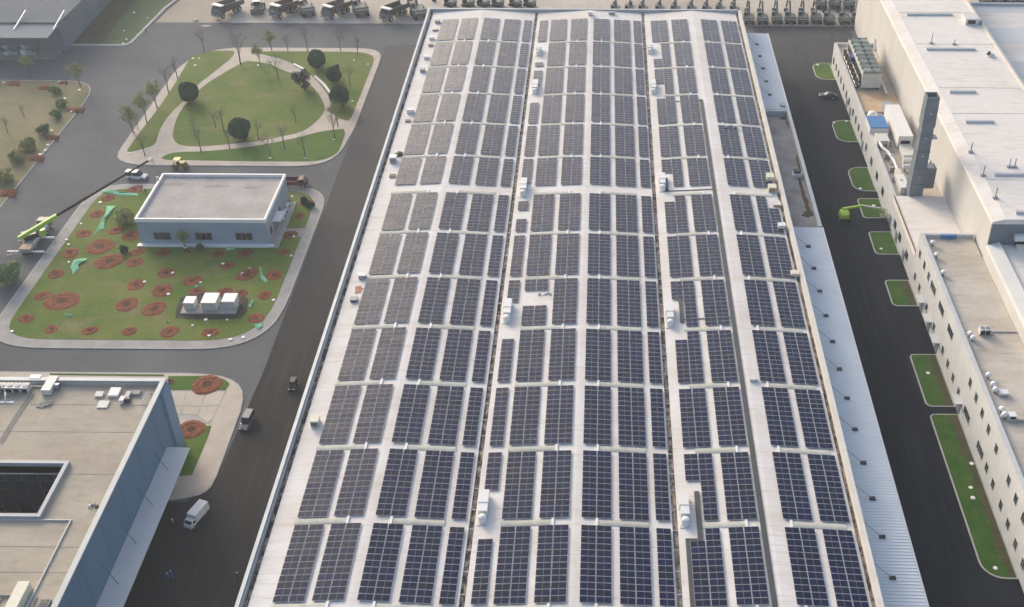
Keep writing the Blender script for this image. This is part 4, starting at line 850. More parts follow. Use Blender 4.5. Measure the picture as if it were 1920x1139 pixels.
P = at(1552,183); car('parked_car', 'dark sedan parked by the far office wall', 'car', P, math.radians(82), MT['car_dark'], 4.7, 1.85, 1.48)
def truck_cab(t, y0, L, W, H, paint, z0=.55):
    w_ = W/2
    loft(MB(), [(y0,w_,w_*.96,z0,H),(y0+L*.55,w_,w_*.95,z0,H),(y0+L*.9,w_,w_*.92,z0,H*.72),(y0+L,w_*.95,w_*.9,z0+.05,H*.62)]).build('cab', paint, t)
    MB().hexa([(-w_*.86,y0+L*.57,H*.76),(w_*.86,y0+L*.57,H*.76),(w_*.84,y0+L*.58,H*.97),(-w_*.84,y0+L*.58,H*.97)],[(-w_*.88,y0+L*.92,H*.70),(w_*.88,y0+L*.92,H*.70),(w_*.84,y0+L*.64,H*.955),(-w_*.84,y0+L*.64,H*.955)]).build('windscreen', MT['glass'], t)
    for sx in (-1,1):
        MB().box(sx*w_-.02,sx*w_+.02,y0+L*.1,y0+L*.5,H*.62,H*.9).build('side_window', MT['glass'], t)
        MB().box(sx*w_*.7-.18,sx*w_*.7+.18,y0+L-.06,y0+L+.03,z0+.2,z0+.42).build('headlight', MT['lamp'], t)
    MB().box(-w_,w_,y0+L-.1,y0+L+.12,z0-.2,z0+.12).build('bumper', MT['grey'], t)
P = at(370,975); t = thing('box_truck', 'white box truck parked at the end of the pavement', 'truck', (P.x,P.y,0), math.radians(160))
MB().box(-1.0,1.0,-3.0,1.25,.75,2.75).build('cargo_box', MT['white'], t); truck_cab(t, 1.4, 1.5, 1.85, 2.0, MT['white']); MB().box(-.4,.4,-2.9,2.8,.45,.74).build('chassis', MT['black'], t)
for sx in (-1,1):
    for y in (2.2,-1.8): wheel(t, sx*.82, y, .38, .24)
    MB().box(sx*.5-.48,sx*.5+.48,-3.04,-3.0,.85,2.65).build('rear_door', MT['offwhite'], t)
t.scale = (.82,.80,.80)
P = at(553,349); t = thing('tipper_truck', 'dark red open-bed truck half hidden behind the low building', 'truck', (P.x,P.y,0), math.radians(-92))
b = MB(); b.box(-1.15,1.15,-3.2,1.2,1.0,1.12); b.box(-1.15,-1.05,-3.2,1.2,1.12,1.9); b.box(1.05,1.15,-3.2,1.2,1.12,1.9); b.box(-1.05,1.05,-3.2,-3.1,1.12,1.9); b.box(-1.05,1.05,1.1,1.2,1.12,2.2); b.build('bed', MT['red'], t)
truck_cab(t, 1.35, 1.8, 2.2, 2.3, MT['red']); MB().box(-.45,.45,-3.1,3.0,.55,.98).build('chassis', MT['black'], t)
for sx in (-1,1):
    for y in (2.3,-2.0): wheel(t, sx*.95, y, .45, .28)
# yellow roller
P = at(338,316); t = thing('road_roller', 'yellow-roofed brown road roller beside the park kerb', 'roller', (P.x,P.y,0), math.radians(-90))
for y in (-1.2,1.3): MB().tube((-.85,0,0),(.85,0,0),.55,n=18).build('drum', MT['brown'], t, (0,y,.55))
MB().box(-.7,.7,-1.5,1.5,.9,1.4).build('frame', MT['brown'], t); MB().box(-.65,.65,.3,1.4,1.4,1.8).build('bonnet', MT['yellow'], t); MB().box(-.3,.3,-.6,-.1,1.4,1.9).build('seat', MT['black'], t)
MB().box(-.85,.85,-1.1,.5,2.5,2.62).build('roof', MT['yellow'], t)
for sx in (-1,1):
    for y in (-1.0,.4): MB().box(sx*.75-.04,sx*.75+.04,y-.04,y+.04,1.4,2.5).build('roof_post', MT['black'], t)
# mobile crane
t = thing('mobile_crane', 'truck crane with lime green base and long black boom on the left road', 'crane', (-123.6,212.0,0))
MB().box(-1.25,1.25,-5.6,4.6,.9,1.5).build('chassis', MT['grey'], t)
MB().box(-1.2,1.2,-5.4,-3.2,1.5,1.75).build('deck', MT['roof_orange'], t); MB().box(-1.22,-.9,-3.1,4.4,1.5,1.9).build('side_locker', MT['machine_grey'], t); MB().box(.9,1.22,-3.1,4.4,1.5,1.9).build('side_locker', MT['offwhite'], t); MB().box(-.6,.6,1.4,4.2,1.5,2.1).build('engine_cover', MT['machine_grey'], t)
cb_ = loft(MB(), [(4.5,1.25,1.15,.8,2.7),(6.3,1.25,1.1,.8,2.6),(6.9,1.2,1.0,.85,1.9)]).build('cab', MT['machine_grey'], t); MB().hexa([(-1.05,6.4,1.95),(1.05,6.4,1.95),(1.0,6.32,2.5),(-1.0,6.32,2.5)],[(-1.0,6.95,1.85),(1.0,6.95,1.85),(.95,6.45,2.45),(-.95,6.45,2.45)]).build('windscreen', MT['glass'], cb_)
for sx in (-1,1):
    for y in (-4.4,-3.1,1.6,3.0,5.6): wheel(t, sx*1.05, y, .5, .36)
    for y in (-5.1,.5):
        a = MB().box(min(sx*1.2,sx*4.0),max(sx*1.2,sx*4.0),y-.17,y+.17,.75,1.05).build('outrigger', MT['offwhite'], t)
        MB().tube((sx*3.9,y,.06),(sx*3.9,y,.8),.12,n=8).build('jack', MT['steel'], a); MB().lathe((sx*3.9,y,0),[(.35,0),(.35,.07)],12).build('foot', MT['black'], a)
MB().lathe((0,-.6,1.5),[(1.1,0),(1.1,.3)],16).build('slew_ring', MT['steel'], t)
pv = Vector((-124.5,208.6,3.6)) - Vector((-123.6,212,0)); tip = at(281,300,13.0) - Vector((-123.6,212,0)); dv = tip-pv
hd = math.atan2(dv.y, dv.x)
up_ = MB(); 
def beam(p, q, w_, h_, mi=0, b=None):
    b = b or MB(); d = (Vector(q)-Vector(p)).normalized(); s_ = d.cross(Vector((0,0,1))).normalized(); u = s_.cross(d)
    f_ = lambda c: [Vector(c)+s_*a*w_/2+u*e*h_/2 for a, e in ((-1,-1),(1,-1),(1,1),(-1,1))]
    A, B_ = f_(p), f_(q); i = len(b.v); b.v += [tuple(x) for x in A+B_]
    for q_ in ((0,3,2,1),(4,5,6,7),(0,1,5,4),(1,2,6,5),(2,3,7,6),(3,0,4,7)): b.f.append(tuple(i+k for k in q_)); b.m.append(mi)
    return b
sh = MB(); sh.box(-1.2,1.2,-2.2,.9,1.8,2.9); sh.build('superstructure', MT['black'], t, (0,-.2,0), hd-math.pi/2); MB().box(.3,1.3,.9,2.4,1.8,3.2).build('operator_cab', MT['green_bright'], t, (0,-.2,0), hd-math.pi/2)
BOOM = mat('boom_steel', (.05,.045,.042), .95, var=.1, spec=.05)
bm = beam(pv-dv*.02, pv+dv*.27, .66, .8).build('boom_base', MT['green_bright'], t)
beam(pv+dv*.25, pv+dv*.5, .44, .5).build('boom_section', BOOM, bm); beam(pv+dv*.49, pv+dv*.75, .36, .42).build('boom_section', BOOM, bm); beam(pv+dv*.74, tip, .28, .34).build('boom_section', BOOM, bm)
beam(Vector((.2,-.2,2.4)), pv+dv*.17-Vector((0,0,.5)), .3, .3).build('lift_cylinder', MT['steel'], t)
beam(tip-Vector((.2,.2,.3)), tip+dv.normalized()*.6, .7, .7).build('boom_head', MT['offwhite'], bm)
MB().tube(tip+Vector((.5,.4,0)), tip+Vector((.5,.4,-4.5)), .05, n=5).build('hoist_rope', MT['steel'], bm); MB().box(tip.x+.25,tip.x+.75,tip.y+.2,tip.y+.6,tip.z-5.5,tip.z-4.5).build('hook_block', MT['offwhite'], bm)
# lime boom lift on the right street
P = at(1581,411); t = thing('boom_lift', 'lime green boom lift reaching across the right street', 'boom lift', (P.x,P.y,0))
MB().box(-1.0,1.0,-1.5,1.5,.5,.95).build('chassis', MT['black'], t)
for sx in (-1,1):
    for y in (-1.1,1.1): wheel(t, sx*.95, y, .48, .34)
loft(MB(), [(-1.5,1.0,.85,.95,1.9),(-.4,1.15,1.0,.95,2.2),(1.0,1.05,.8,.95,2.0)]).build('turntable', MT['green_bright'], t)
m1 = MB(); beam((-.3,.9,2.1),(4.2,1.1,2.9),.45,.45,0,m1); m1.build('lower_boom', MT['green_bright'], t)
m1 = MB(); beam((4.0,1.1,2.9),(8.2,.4,2.6),.32,.32,0,m1); m1.build('upper_boom', MT['offwhite'], t)
bk = MB().box(8.2,9.6,-.9,1.1,.9,1.0).build('basket_floor', MT['steel'], t)
for x in (8.2,9.6):
    for y in (-.9,1.1): MB().box(x-.05,x+.05,y-.05,y+.05,1.0,2.1).build('basket_post', MT['green_bright'], t)
for z in (1.5,2.1):
    for y in (-.9,1.1): MB().box(8.2,9.6,y-.04,y+.04,z-.04,z+.04).build('basket_rail', MT['green_bright'], t)
MB().tube((9.0,.3,2.55),(8.9,.2,1.0),.12,n=6).build('jib', MT['black'], t)
# dump trucks and excavators in the yard
def dump_truck(p, rz, label):
    t = thing('dump_truck', label, 'dump truck', (p[0],p[1],.14), rz, 'dump trucks parked in the yard')
    MB().box(-.55,.55,-3.6,3.4,.85,1.25).build('chassis', MT['black'], t)
    truck_cab(t, 2.0, 2.0, 2.5, 2.9, MT['machine_grey'], .9)
    b = MB(); b.hexa([(-1.15,-3.9,1.45),(1.15,-3.9,1.45),(1.15,1.8,1.35),(-1.15,1.8,1.35)],[(-1.45,-4.2,1.6),(1.45,-4.2,1.6),(1.45,1.9,1.5),(-1.45,1.9,1.5)])
    for sx in (-1,1): b.hexa([(sx*1.45-.06,-4.2,1.5),(sx*1.45+.06,-4.2,1.5),(sx*1.45+.06,1.9,1.5),(sx*1.45-.06,1.9,1.5)],[(sx*1.5-.06,-4.2,2.6),(sx*1.5+.06,-4.2,2.6),(sx*1.5+.06,2.0,3.2),(sx*1.5-.06,2.0,3.2)])
    b.box(-1.44,1.44,1.85,1.97,1.5,3.2); b.build('dump_bed', MT['bed'], t)
    MB().hexa([(-1.5,1.98,3.1),(1.5,1.98,3.1),(1.45,3.3,3.2),(-1.45,3.3,3.2)],[(-1.5,1.98,3.25),(1.5,1.98,3.25),(1.45,3.3,3.32),(-1.45,3.3,3.32)]).build('cab_guard', MT['offwhite'], t)
    for sx in (-1,1):
        for y in (2.7,-1.2,-2.6): wheel(t, sx*1.12, y, .62, .45)
    t.scale = (1.3,1.3,1.25); return t
def excavator(p, rz, label, boom=(5.6,4.6,3.2,.6), body=None, sc=1.0):
    t = thing('excavator', label, 'excavator', (p[0],p[1],.14), rz, 'excavators parked in the yard'); t.scale = (sc,)*3; body = body or MT['machine_green']
    for sx in (-1,1):
        b = MB(); pr = [(-2.2,.25),(-1.9,0),(1.9,0),(2.2,.25),(2.25,.6),(1.95,.9),(-1.95,.9),(-2.25,.6)]; x0, x1 = sorted((sx*.8,sx*1.45)); i = len(b.v)
        b.v += [(x0,y,z) for y,z in pr]+[(x1,y,z) for y,z in pr]
        for k in range(8): j=(k+1)%8; b.f.append((i+k,i+j,i+8+j,i+8+k)); b.m.append(0)
        b.f.append(tuple(i+k for k in range(8))[::-1]); b.m.append(0); b.f.append(tuple(i+8+k for k in range(8))); b.m.append(0)
        b.build('track', MT['dark'], t)
    MB().box(-.8,.8,-1.2,1.2,.5,1.05).build('undercarriage', MT['black'], t)
    MB().box(-1.45,1.45,-1.5,1.5,1.05,2.2).build('house', body, t)
    loft(MB(), [(-2.5,1.3,1.25,1.1,2.25),(-2.2,1.45,1.42,1.0,2.35),(-1.52,1.47,1.45,1.0,2.35)]).build('counterweight', body, t)
    MB().box(-1.3,1.3,-2.56,-2.49,1.75,1.95).build('stripe', MT['offwhite'], t)
    c = MB().box(-1.45,-.5,.1,1.75,1.35,2.95).build('cab', MT['black'], t); MB().box(-1.40,-.55,1.75,1.78,1.5,2.85).build('windscreen', MT['glass'], c); MB().box(-1.4,-.55,.15,1.7,2.95,3.02).build('cab_roof', MT['machine_grey'], c)
    MB().box(.9,1.1,-1.3,-1.1,2.2,2.7).build('exhaust', MT['black'], t)
    by, bz, ay, az = boom
    m = MB(); beam((.1,1.0,1.7),(.1,1.0+by*.45,1.7+bz*.75),.5,.75,0,m); beam((.1,1.0+by*.42,1.7+bz*.74),(.1,1.0+by,1.7+bz*.62),.45,.6,0,m); bo = m.build('boom', MT['machine_grey'], t)
    m = MB(); beam((.1,1.0+by,1.7+bz*.62),(.1,1.0+by+ay*.35,az+.6),.38,.5,0,m); m.build('arm', MT['black'], bo)
    e = Vector((.1,1.0+by+ay*.35,az+.6)); m = MB(); m.hexa([(e.x-.6,e.y-.5,.05),(e.x+.6,e.y-.5,.05),(e.x+.6,e.y+.5,.05),(e.x-.6,e.y+.5,.05)],[(e.x-.6,e.y-.2,.95),(e.x+.6,e.y-.2,.95),(e.x+.6,e.y+.7,1.0),(e.x-.6,e.y+.7,1.0)]); m.build('bucket', MT['black'], bo)
    m = MB(); beam((.1,1.6,1.3),(.1,1.0+by*.42,1.7+bz*.55),.16,.16,0,m); m.build('boom_cylinder', MT['steel'], t)
    return t
for k, (px, py) in enumerate(((428,27),(535,27),(632,29),(740,33))):
    P = at(px, py); dump_truck(P, math.radians(150+random.uniform(-4,4)), 'dump truck with dark bed in the yard, %s of four from left' % ORD[k+1])
for k, (px, py) in enumerate(((577,27),(677,27),(785,32))):
    P = at(px, py); excavator(P, math.radians(22), 'grey-green excavator between dump trucks, %s of three from left' % ORD[k+1], body=MT['machine_grey'], sc=1.4)
P = at(484,22); t = thing('bulldozer', 'grey tracked bulldozer between two left dump trucks', 'bulldozer', (P.x,P.y,.14), math.radians(10))
for sx in (-1,1): MB().box(sx*1.5-.45,sx*1.5+.45,-2.4,2.4,0,1.2).build('track', MT['dark'], t)
MB().box(-1.05,1.05,-2.6,2.4,.6,2.2).build('body', MT['machine_grey'], t); MB().box(-1.0,1.0,-1.0,.9,2.2,3.4).build('cab', MT['glass'], t); MB().box(-1.1,1.1,-1.1,1.0,3.4,3.5).build('cab_roof', MT['offwhite'], t); MB().hexa([(-2.2,2.7,.1),(2.2,2.7,.1),(2.2,2.9,.1),(-2.2,2.9,.1)],[(-2.2,2.85,1.6),(2.2,2.85,1.6),(2.2,3.05,1.6),(-2.2,3.05,1.6)]).build('blade', MT['grey'], t); MB().box(-1.9,1.9,-3.3,-2.6,.5,2.0).build('ripper_box', MT['machine_grey'], t)
ex0 = excavator(at(1403.7,43), 0, 'dark green excavator seen from behind, first in the row right of the roof', (6.2,4.4,2.6,1.0))
n_ = 1
for px in (1429.4,1455.8,1481,1505,1529.6,1554,1581.8,1606,1628):
    n_ += 1; dup(ex0, tuple(at(px,43+random.uniform(-1,1))[:2])+(.14,), random.uniform(-.04,.04), 'dark green excavator seen from behind, %s in the row right of the roof' % ORD[n_])
for k, px in enumerate((1154,1180,1206,1237,1266,1297,1325,1350,1376.5)):
    dup(ex0, (at(px,30).x, 341.0-.4*k*0, .14), random.uniform(-.05,.05), 'excavator boom rising over the far roof edge, %s from the left' % ORD[k+1])
for k, px in enumerate((844,877.6,907,932.6,966,992.7)):
    P = at(px, 12); dup(ex0, (P.x, P.y, .14), math.radians(60)+random.uniform(-.2,.2), 'small dark excavator beyond the far roof edge, %s of six from left' % ORD[k+1], .8)
for k, px in enumerate((1538,1564,1590,1615)):
    P = at(px, 14); dup(ex0, (P.x, P.y, .14), random.uniform(-.1,.1), 'excavator in the second yard row, %s of four from left' % ORD[k+1])
for k, px in enumerate((1846,1868,1890,1912)):
    P = at(px, 6); dup(ex0, (P.x, P.y, .14), random.uniform(-.3,.3), 'excavator beyond the rear hall, %s of four from left' % ORD[k+1])

# ================================================================== PEOPLE
def person(p, rz, label, top, legs, pose='stand', z=0.0):
    """one continuous skinned body; clothing colours by height and limb"""
    t = thing('person', label, 'person', (p[0],p[1],z), rz)
    V = [(0,0,.95),(0,.0,1.15),(0,.01,1.38),(0,.02,1.52),(0,.03,1.62),(0,.05,1.74)]
    R = [.15,.14,.17,.06,.085,.075]
    E = [(0,1),(1,2),(2,3),(3,4),(4,5)]
    lean = 0.0
    if pose == 'bend':
        V = [(0,-.15,.90),(0,.02,1.08),(0,.28,1.18),(0,.40,1.20),(0,.50,1.20),(0,.60,1.16)]
    hip = 0
    for sx in (-1,1):
        st = .12 if (pose == 'walk' and sx > 0) else (-.12 if pose == 'walk' else 0)
        i = len(V); y0 = V[0][1]
        V += [(sx*.10,y0,.88),(sx*.12,y0+st*.6+.03,.48),(sx*.12,y0+st*1.6-.02,.09),(sx*.13,y0+st*1.6+.14,.05)]; R += [.11,.075,.05,.045]
        E += [(0,i),(i,i+1),(i+1,i+2),(i+2,i+3)]
        i = len(V); c = V[2]
        if pose == 'bend': V += [(sx*.2,c[1],c[2]),(sx*.22,c[1]+.08,c[2]-.3),(sx*.15,c[1]+.2,c[2]-.52),(sx*.14,c[1]+.24,c[2]-.6)]
        else: V += [(sx*.2,c[1],c[2]),(sx*.25,c[1]-.02-st,c[2]-.29),(sx*.24,c[1]+.06-st*1.5,c[2]-.54),(sx*.24,c[1]+.09-st*1.5,c[2]-.63)]
        R += [.07,.05,.04,.045]; E += [(2,i),(i,i+1),(i+1,i+2),(i+2,i+3)]
    me = bpy.data.meshes.new('body'); me.from_pydata(V, E, []); o = link('body', me, t)
    me.materials.append(MT[top]); 
    md = o.modifiers.new('skin', 'SKIN'); me.skin_vertices  # layer made by the modifier
    for k, sv in enumerate(me.skin_vertices[0].data): sv.radius = (R[k], R[k]); sv.use_root = (k == 0)
    o.modifiers.new('sub', 'SUBSURF').levels = 1; o.modifiers['sub'].render_levels = 1
    dg = bpy.context.evaluated_depsgraph_get(); em = bpy.data.meshes.new_from_object(o.evaluated_get(dg))
    o.modifiers.clear(); o.data = em; em.name = 'body'; em.materials.clear()
    for m in (top, legs, 'skin', 'hair'): em.materials.append(MT[m])
    hd_ = Vector(V[4])
    for pl in em.polygons:
        c = pl.center; mi = 0
        if c.z < V[0][2]-.02 and abs(c.x) < .21 and (pose != 'bend' or c.y < .1): mi = 1
        if (c-hd_).length < .17: mi = 2 if (c.y > hd_.y-.01 and c.z < hd_.z+.07) else 3
        if pose != 'bend' and abs(c.x) > .2 and c.z < .84: mi = 2
        pl.material_index = mi; pl.use_smooth = True
    h = MB().lathe((0,0,0),[(.105,0),(.11,.05),(.08,.10),(.03,.12)],12).build('hat' if top != 'cl_white' else 'hair', MT['hair'] if top == 'cl_white' else MT['white'], t, (hd_.x,hd_.y-.005,hd_.z+.03), smooth=True)
    return t
P = at(326,984); person(P, 2.6, 'person in white shirt walking beside the office canopy', 'cl_white', 'cl_dark', 'walk')
P = at(317,1089); person(P, 1.2, 'left one of two workers in blue on the dark street', 'cl_blue', 'cl_blue', 'walk'); P = at(324,1084); person(P, 1.6, 'right one of two workers in blue on the dark street', 'cl_blue', 'cl_blue', 'stand')
P = at(447,1088); person(P, -.6, 'person in dark clothes at the foot of the factory wall', 'cl_dark', 'cl_dark', 'stand')
P = at(457,521); person(P, 2.2, 'left worker stooping over a planting pit', 'cl_white', 'cl_dark', 'bend', .2); P = at(469,512); person(P, -2.4, 'right worker stooping over the same planting pit', 'cl_white', 'cl_dark', 'bend', .2)
P = at(268,360); person(P, .5, 'worker in red standing by the low building corner', 'cl_red', 'cl_dark', 'stand', .2); P = at(272,362); person(P, 2.5, 'worker in yellow-white beside the worker in red', 'cl_white', 'cl_dark', 'bend', .2)
P = at(355,476); person(P, .9, 'worker in dark red crouched at the building front', 'cl_red', 'cl_dark', 'bend', .2); P = at(348,474); person(P, -.9, 'worker in white crouched at the building front', 'cl_white', 'cl_dark', 'bend', .2)
P = at(275,64); person(P, 1.5, 'lone person standing on the far pavement by the green strip', 'cl_dark', 'cl_dark', 'stand', .14)
# ================================================================== HVAC UNITS ON THE LAWN
a = ground(zp(310,500,7.12,[(130,640),(230,370),(1120,360),(1080,690),(820,720),(150,715)]))
o = struct(MB().prism(smooth(a,1), .1, .24).build('mulch_bed', MT['mulch']))
sl_ = ground(zp(310,500,7.12,[(200,625),(250,500),(985,497),(940,625)]), .5)
struct(MB().prism(sl_, .15, .55).build('concrete_pad', MT['conc']))
for k, (px, py, w_, d_, h_) in enumerate(((356,581,2.1,2.3,1.6),(393,583,2.9,3.4,1.9),(430,580,2.6,2.9,1.8))):
    p = at(px, py, .55); t = thing('condenser_unit', '%s of the three white condenser units on the lawn pad' % ('leftmost and smallest','largest, middle one','rightmost')[k], 'air conditioner', (p.x,p.y,.55), 0, 'white condenser units on the lawn pad')
    MB().box(-w_/2,w_/2,0,d_,.1,h_).build('casing', MT['offwhite'], t); MB().box(-w_/2-.04,w_/2+.04,-.04,d_+.04,h_,h_+.08).build('lid', MT['white'], t)
    for j in range(int(w_/.28)): MB().box(-w_/2+.12+j*.28,-w_/2+.2+j*.28,-.03,-.005,.25,h_-.15).build('louvre', MT['grey'], t)
    MB().box(-w_/2+.1,w_/2-.1,.1,d_-.1,-.01,.1).build('base', MT['steel'], t)
p = at(446,574,.55); t = thing('pipe_valve', 'small white valve beside the rightmost condenser unit', 'valve', (p.x,p.y,.55)); MB().tube((0,0,-.02),(0,0,.7),.12,n=8).build('pipe', MT['white'], t); MB().lathe((0,0,.7),[(.2,0),(.2,.12)],8).build('cap', MT['offwhite'], t)

# ================================================================== PLANTING PITS
Z6 = [(810,445,55),(730,565,60),(625,712,60),(525,860,75),(420,1015,65),(750,810,105),(820,920,105),(1010,925,70),(1030,850,55),(870,690,60),(980,730,70),(1245,1010,70),(1440,1065,75),(1020,1095,75),(1225,855,55),(1630,862,55),(1840,860,58),(1705,950,58),(1850,1020,80),(1010,385,58)]
Z8 = [(315,300,60),(465,340,118),(195,470,58),(385,550,56),(675,560,58),(970,565,58),(1270,570,72),(1575,575,65),(950,365,90),(1155,395,92),(1215,260,82),(1475,265,58),(1680,272,62),(1810,280,52)]
Z7 = [(855,1025,62),(975,720,58),(930,850,48),(1095,480,55),(1050,575,42)]
ZB = [(1330,385,100),(1210,690,115)]
pits = [(x/3.996, 260+y/3.996, r/3.996) for x,y,r in Z6] + [(x/3.996, 480+y/3.996, r/3.996) for x,y,r in Z8] + [(300+x/3.996, 260+y/3.996, r/3.996) for x,y,r in Z7] + [(310+x/7.12, 500+y/7.12, r/7.12) for x,y,r in ZB]
def pit_mesh(seed):
    rd = random.Random(seed); b = MB(); n = 40; prof = [(1.36,-.02),(1.14,.05),(.98,.15),(.84,.13),(.72,.05),(.60,.13),(.48,.10),(.36,.012)]
    ph = [rd.uniform(0,6.28) for _ in range(4)]; jit = [[.045*math.sin(2*6.283*k/n+ph[0])+.03*math.sin(3*6.283*k/n+ph[1])+.02*math.sin(7*6.283*k/n+ph[2])+rd.uniform(-.022,.022) for k in range(n)] for _ in prof]; hz = [[rd.uniform(.6,1.3) for _ in range(n)] for _ in prof]
    for a_, (r, z) in enumerate(prof):
        for k in range(n):
            t_ = 2*math.pi*k/n; rr = r+jit[a_][k]*(1.3 if a_ == 0 else .9); b.v.append((rr*math.cos(t_), rr*math.sin(t_), z*hz[a_][k] if z > 0 else z))
    for a_ in range(len(prof)-1):
        for k in range(n): j=(k+1)%n; b.f.append((a_*n+k,a_*n+j,(a_+1)*n+j,(a_+1)*n+k)); b.m.append(0)
    ring = b.mesh('soil_ring', MT['soil'], True)
    h = MB(); h.face([( (.43+rd.uniform(-.05,.05))*math.cos(2*math.pi*k/16), (.43+rd.uniform(-.05,.05))*math.sin(2*math.pi*k/16), .028) for k in range(16)])
    return ring, h.mesh('hole', MT['soil_dark'])
PM = [pit_mesh(s_) for s_ in range(5)]
world = []
for x, y, r in pits:
    p = at(x, y, .2); sc_ = .78*r/((F/ (RW@np.array([p.x,p.y,.2-HC]))[2])); world.append((p.x, p.y, sc_))
order = sorted(range(len(world)), key=lambda i: world[i][1]); rows = [order[i:i+6] for i in range(0, len(order), 6)]
for ri, rr in enumerate(rows):
    for ci, i in enumerate(sorted(rr, key=lambda i: world[i][0])):
        x, y, s_ = world[i]; ring, hole = PM[i % 5]
        t = thing('planting_pit', 'red earth planting pit, %s from left in the %s line from the front kerb' % (ORD[ci+1], ORD[ri+1]), 'planting pit', (x,y,.2), random.uniform(0,6.28), 'red earth planting pits on the lawn')
        t.scale = (s_*random.uniform(.92,1.08), s_*random.uniform(.88,1.05), random.uniform(.55,.85))
        link('soil_ring', ring, t); link('hole', hole, t)
for px, py, r, lab in ((388,722,28,'large red earth mound on the grass corner behind the office'),(358,806,26,'large red earth pit below the office corner wall'),(318,716,8,'small red earth patch at the back corner of the office')):
    p = at(px, py, .2); s_ = .74*r/(F/(RW@np.array([p.x,p.y,.2-HC]))[2]); ring, hole = PM[int(px) % 5]
    t = thing('planting_pit', lab, 'planting pit', (p.x,p.y,.2), .7); t.scale = (s_,s_*1.1,1.1); link('soil_ring', ring, t); link('hole', hole, t)
# red earth heaps on the dry lawn
def heap(px, py, r, lab, m='soil'):
    p = at(px, py, .18); rd = random.Random(int(px*7+py)); b = MB(); n = 20; prof = [(1.0,-.02),(.75,.16),(.45,.33),(.15,.42)]
    for q, (rr, z) in enumerate(prof):
        for k in range(n): t_ = 2*math.pi*k/n; f_ = 1+rd.uniform(-.18,.18); b.v.append((rr*f_*math.cos(t_)*r*.9, rr*f_*math.sin(t_)*r*.75, z*r*.45*f_ if z > 0 else z))
    for q in range(3):
        for k in range(n): j=(k+1)%n; b.f.append((q*n+k,q*n+j,(q+1)*n+j,(q+1)*n+k)); b.m.append(0)
    b.f.append(tuple(3*n+k for k in range(n))); b.m.append(0)
    t = thing('soil_heap', lab, 'soil heap', (p.x,p.y,.18)); b.build('soil', MT[m], t, smooth=True); MB().hexa([(-.3,-.25,0),(.3,-.25,0),(.3,.25,0),(-.3,.25,0)],[(-.2,-.1,.3),(.2,-.15,.35),(.15,.15,.3),(-.2,.15,.3)]).build('clod', MT[m], t, (r*.9,-r*.7,0))
for px, py, r, lab in ((83,165,1.9,'red soil beside the far green bush on the dry lawn'),(25,157,2.2,'flat dark red soil at the dry lawn corner'),(143,206,2.4,'red soil heap by the kerb below the leafy bushes'),(97,258,2.0,'red soil heap by the kerb, middle of dry lawn'),(52,283,2.0,'red soil under the yellow-green bush on the dry lawn'),(68,297,2.2,'red soil heap at the kerb with white sacks'),(15,362,2.6,'red soil heap at the left frame edge on dry lawn'),(118,155,1.6,'dark soil patch at the far edge of the dry lawn')): heap(px, py, r, lab)
for k, (px, py) in enumerate(((366,37),(387,49))):
    p = at(px, py, .004); rd = random.Random(k); n = 18; b = MB(); b.v = [((1.6 if k else .9)*(1+rd.uniform(-.4,.4))*math.cos(6.283*i/n), .8*(1+rd.uniform(-.4,.4))*math.sin(6.283*i/n), 0) for i in range(n)] + [((1.0 if k else .5)*math.cos(6.283*i/n), .4*math.sin(6.283*i/n), .12) for i in range(n)]
    for i in range(n): j=(i+1)%n; b.f.append((i,j,n+j,n+i)); b.m.append(0)
    b.f.append(tuple(range(n,2*n))); b.m.append(0)
    tag(b.build('sand_pile', MT['path'], None, (p.x,p.y,.004)), ('smaller' if k == 0 else 'wider')+' pale sand spill on the far road by the yard', 'sand')
# ================================================================== GREEN NETS
def net(name_pts, lab):
    pts = name_pts; cx = sum(p[0] for p in pts)/len(pts); cy = sum(p[1] for p in pts)/len(pts); rd = random.Random(len(lab)*13)
    b = MB(); n = len(pts); pts = [(cx+(p[0]-cx)*.86, cy+(p[1]-cy)*.86) for p in pts]; inner = [((p[0]-cx)*.55, (p[1]-cy)*.55, .08+rd.uniform(.06,.34)) for p in pts]; outer = [(p[0]-cx, p[1]-cy, .03+rd.uniform(0,.08)) for p in pts]
    b.v = outer + inner + [(0,0,.12)]
    for k in range(n): j=(k+1)%n; b.f.append((k,j,n+j,n+k)); b.m.append(0); b.f.append((n+k,n+j,2*n)); b.m.append(0)
    o = b.build('shade_net', MT['net'], None, (cx,cy,.2)); tag(o, lab, 'netting', 'green nets left on the lawn')
net(z6([(740,405),(760,385),(870,395),(910,418),(1060,418),(1060,437),(900,440),(820,420)]), 'long thin green net by the far edge of the lawn')
net(z6([(805,495),(885,495),(840,555),(800,600),(785,640),(785,690),(745,705),(690,750),(740,660),(765,600),(798,555)]), 'trailing green net left of the low building')
net(z6([(665,895),(665,912),(580,940),(598,985),(570,1010),(545,1045),(535,1000),(520,975),(550,915),(610,898)]), 'crumpled green net near the left pavement')
net(z6([(1685,825),(1700,805),(1760,815),(1765,845),(1700,850)]), 'small green net at the foot of the building front')
net(z7([(740,955),(760,965),(770,1040),(818,1080),(795,1097),(757,1065),(750,1010)]), 'narrow green net near the right pits')
net(z8b([(1160,450),(1192,460),(1180,510),(1145,565),(1105,555),(1125,505)]), 'green net right of the condenser units')
net(z8b([(1175,790),(1240,770),(1285,760),(1312,735),(1312,810),(1255,870),(1200,830)]), 'wide green net near the front right pavement')
net(z8([(475,437),(512,440),(548,450),(540,463),(518,472),(498,455)]), 'small green net on the front left of the lawn')
net(z8b([(388,270),(425,255),(465,265),(450,292),(400,300)]), 'small green net beside the pit behind the condensers')
net(z8b([(0,740),(50,738),(55,760),(5,765)]), 'tiny green net strip left of the condenser bed')
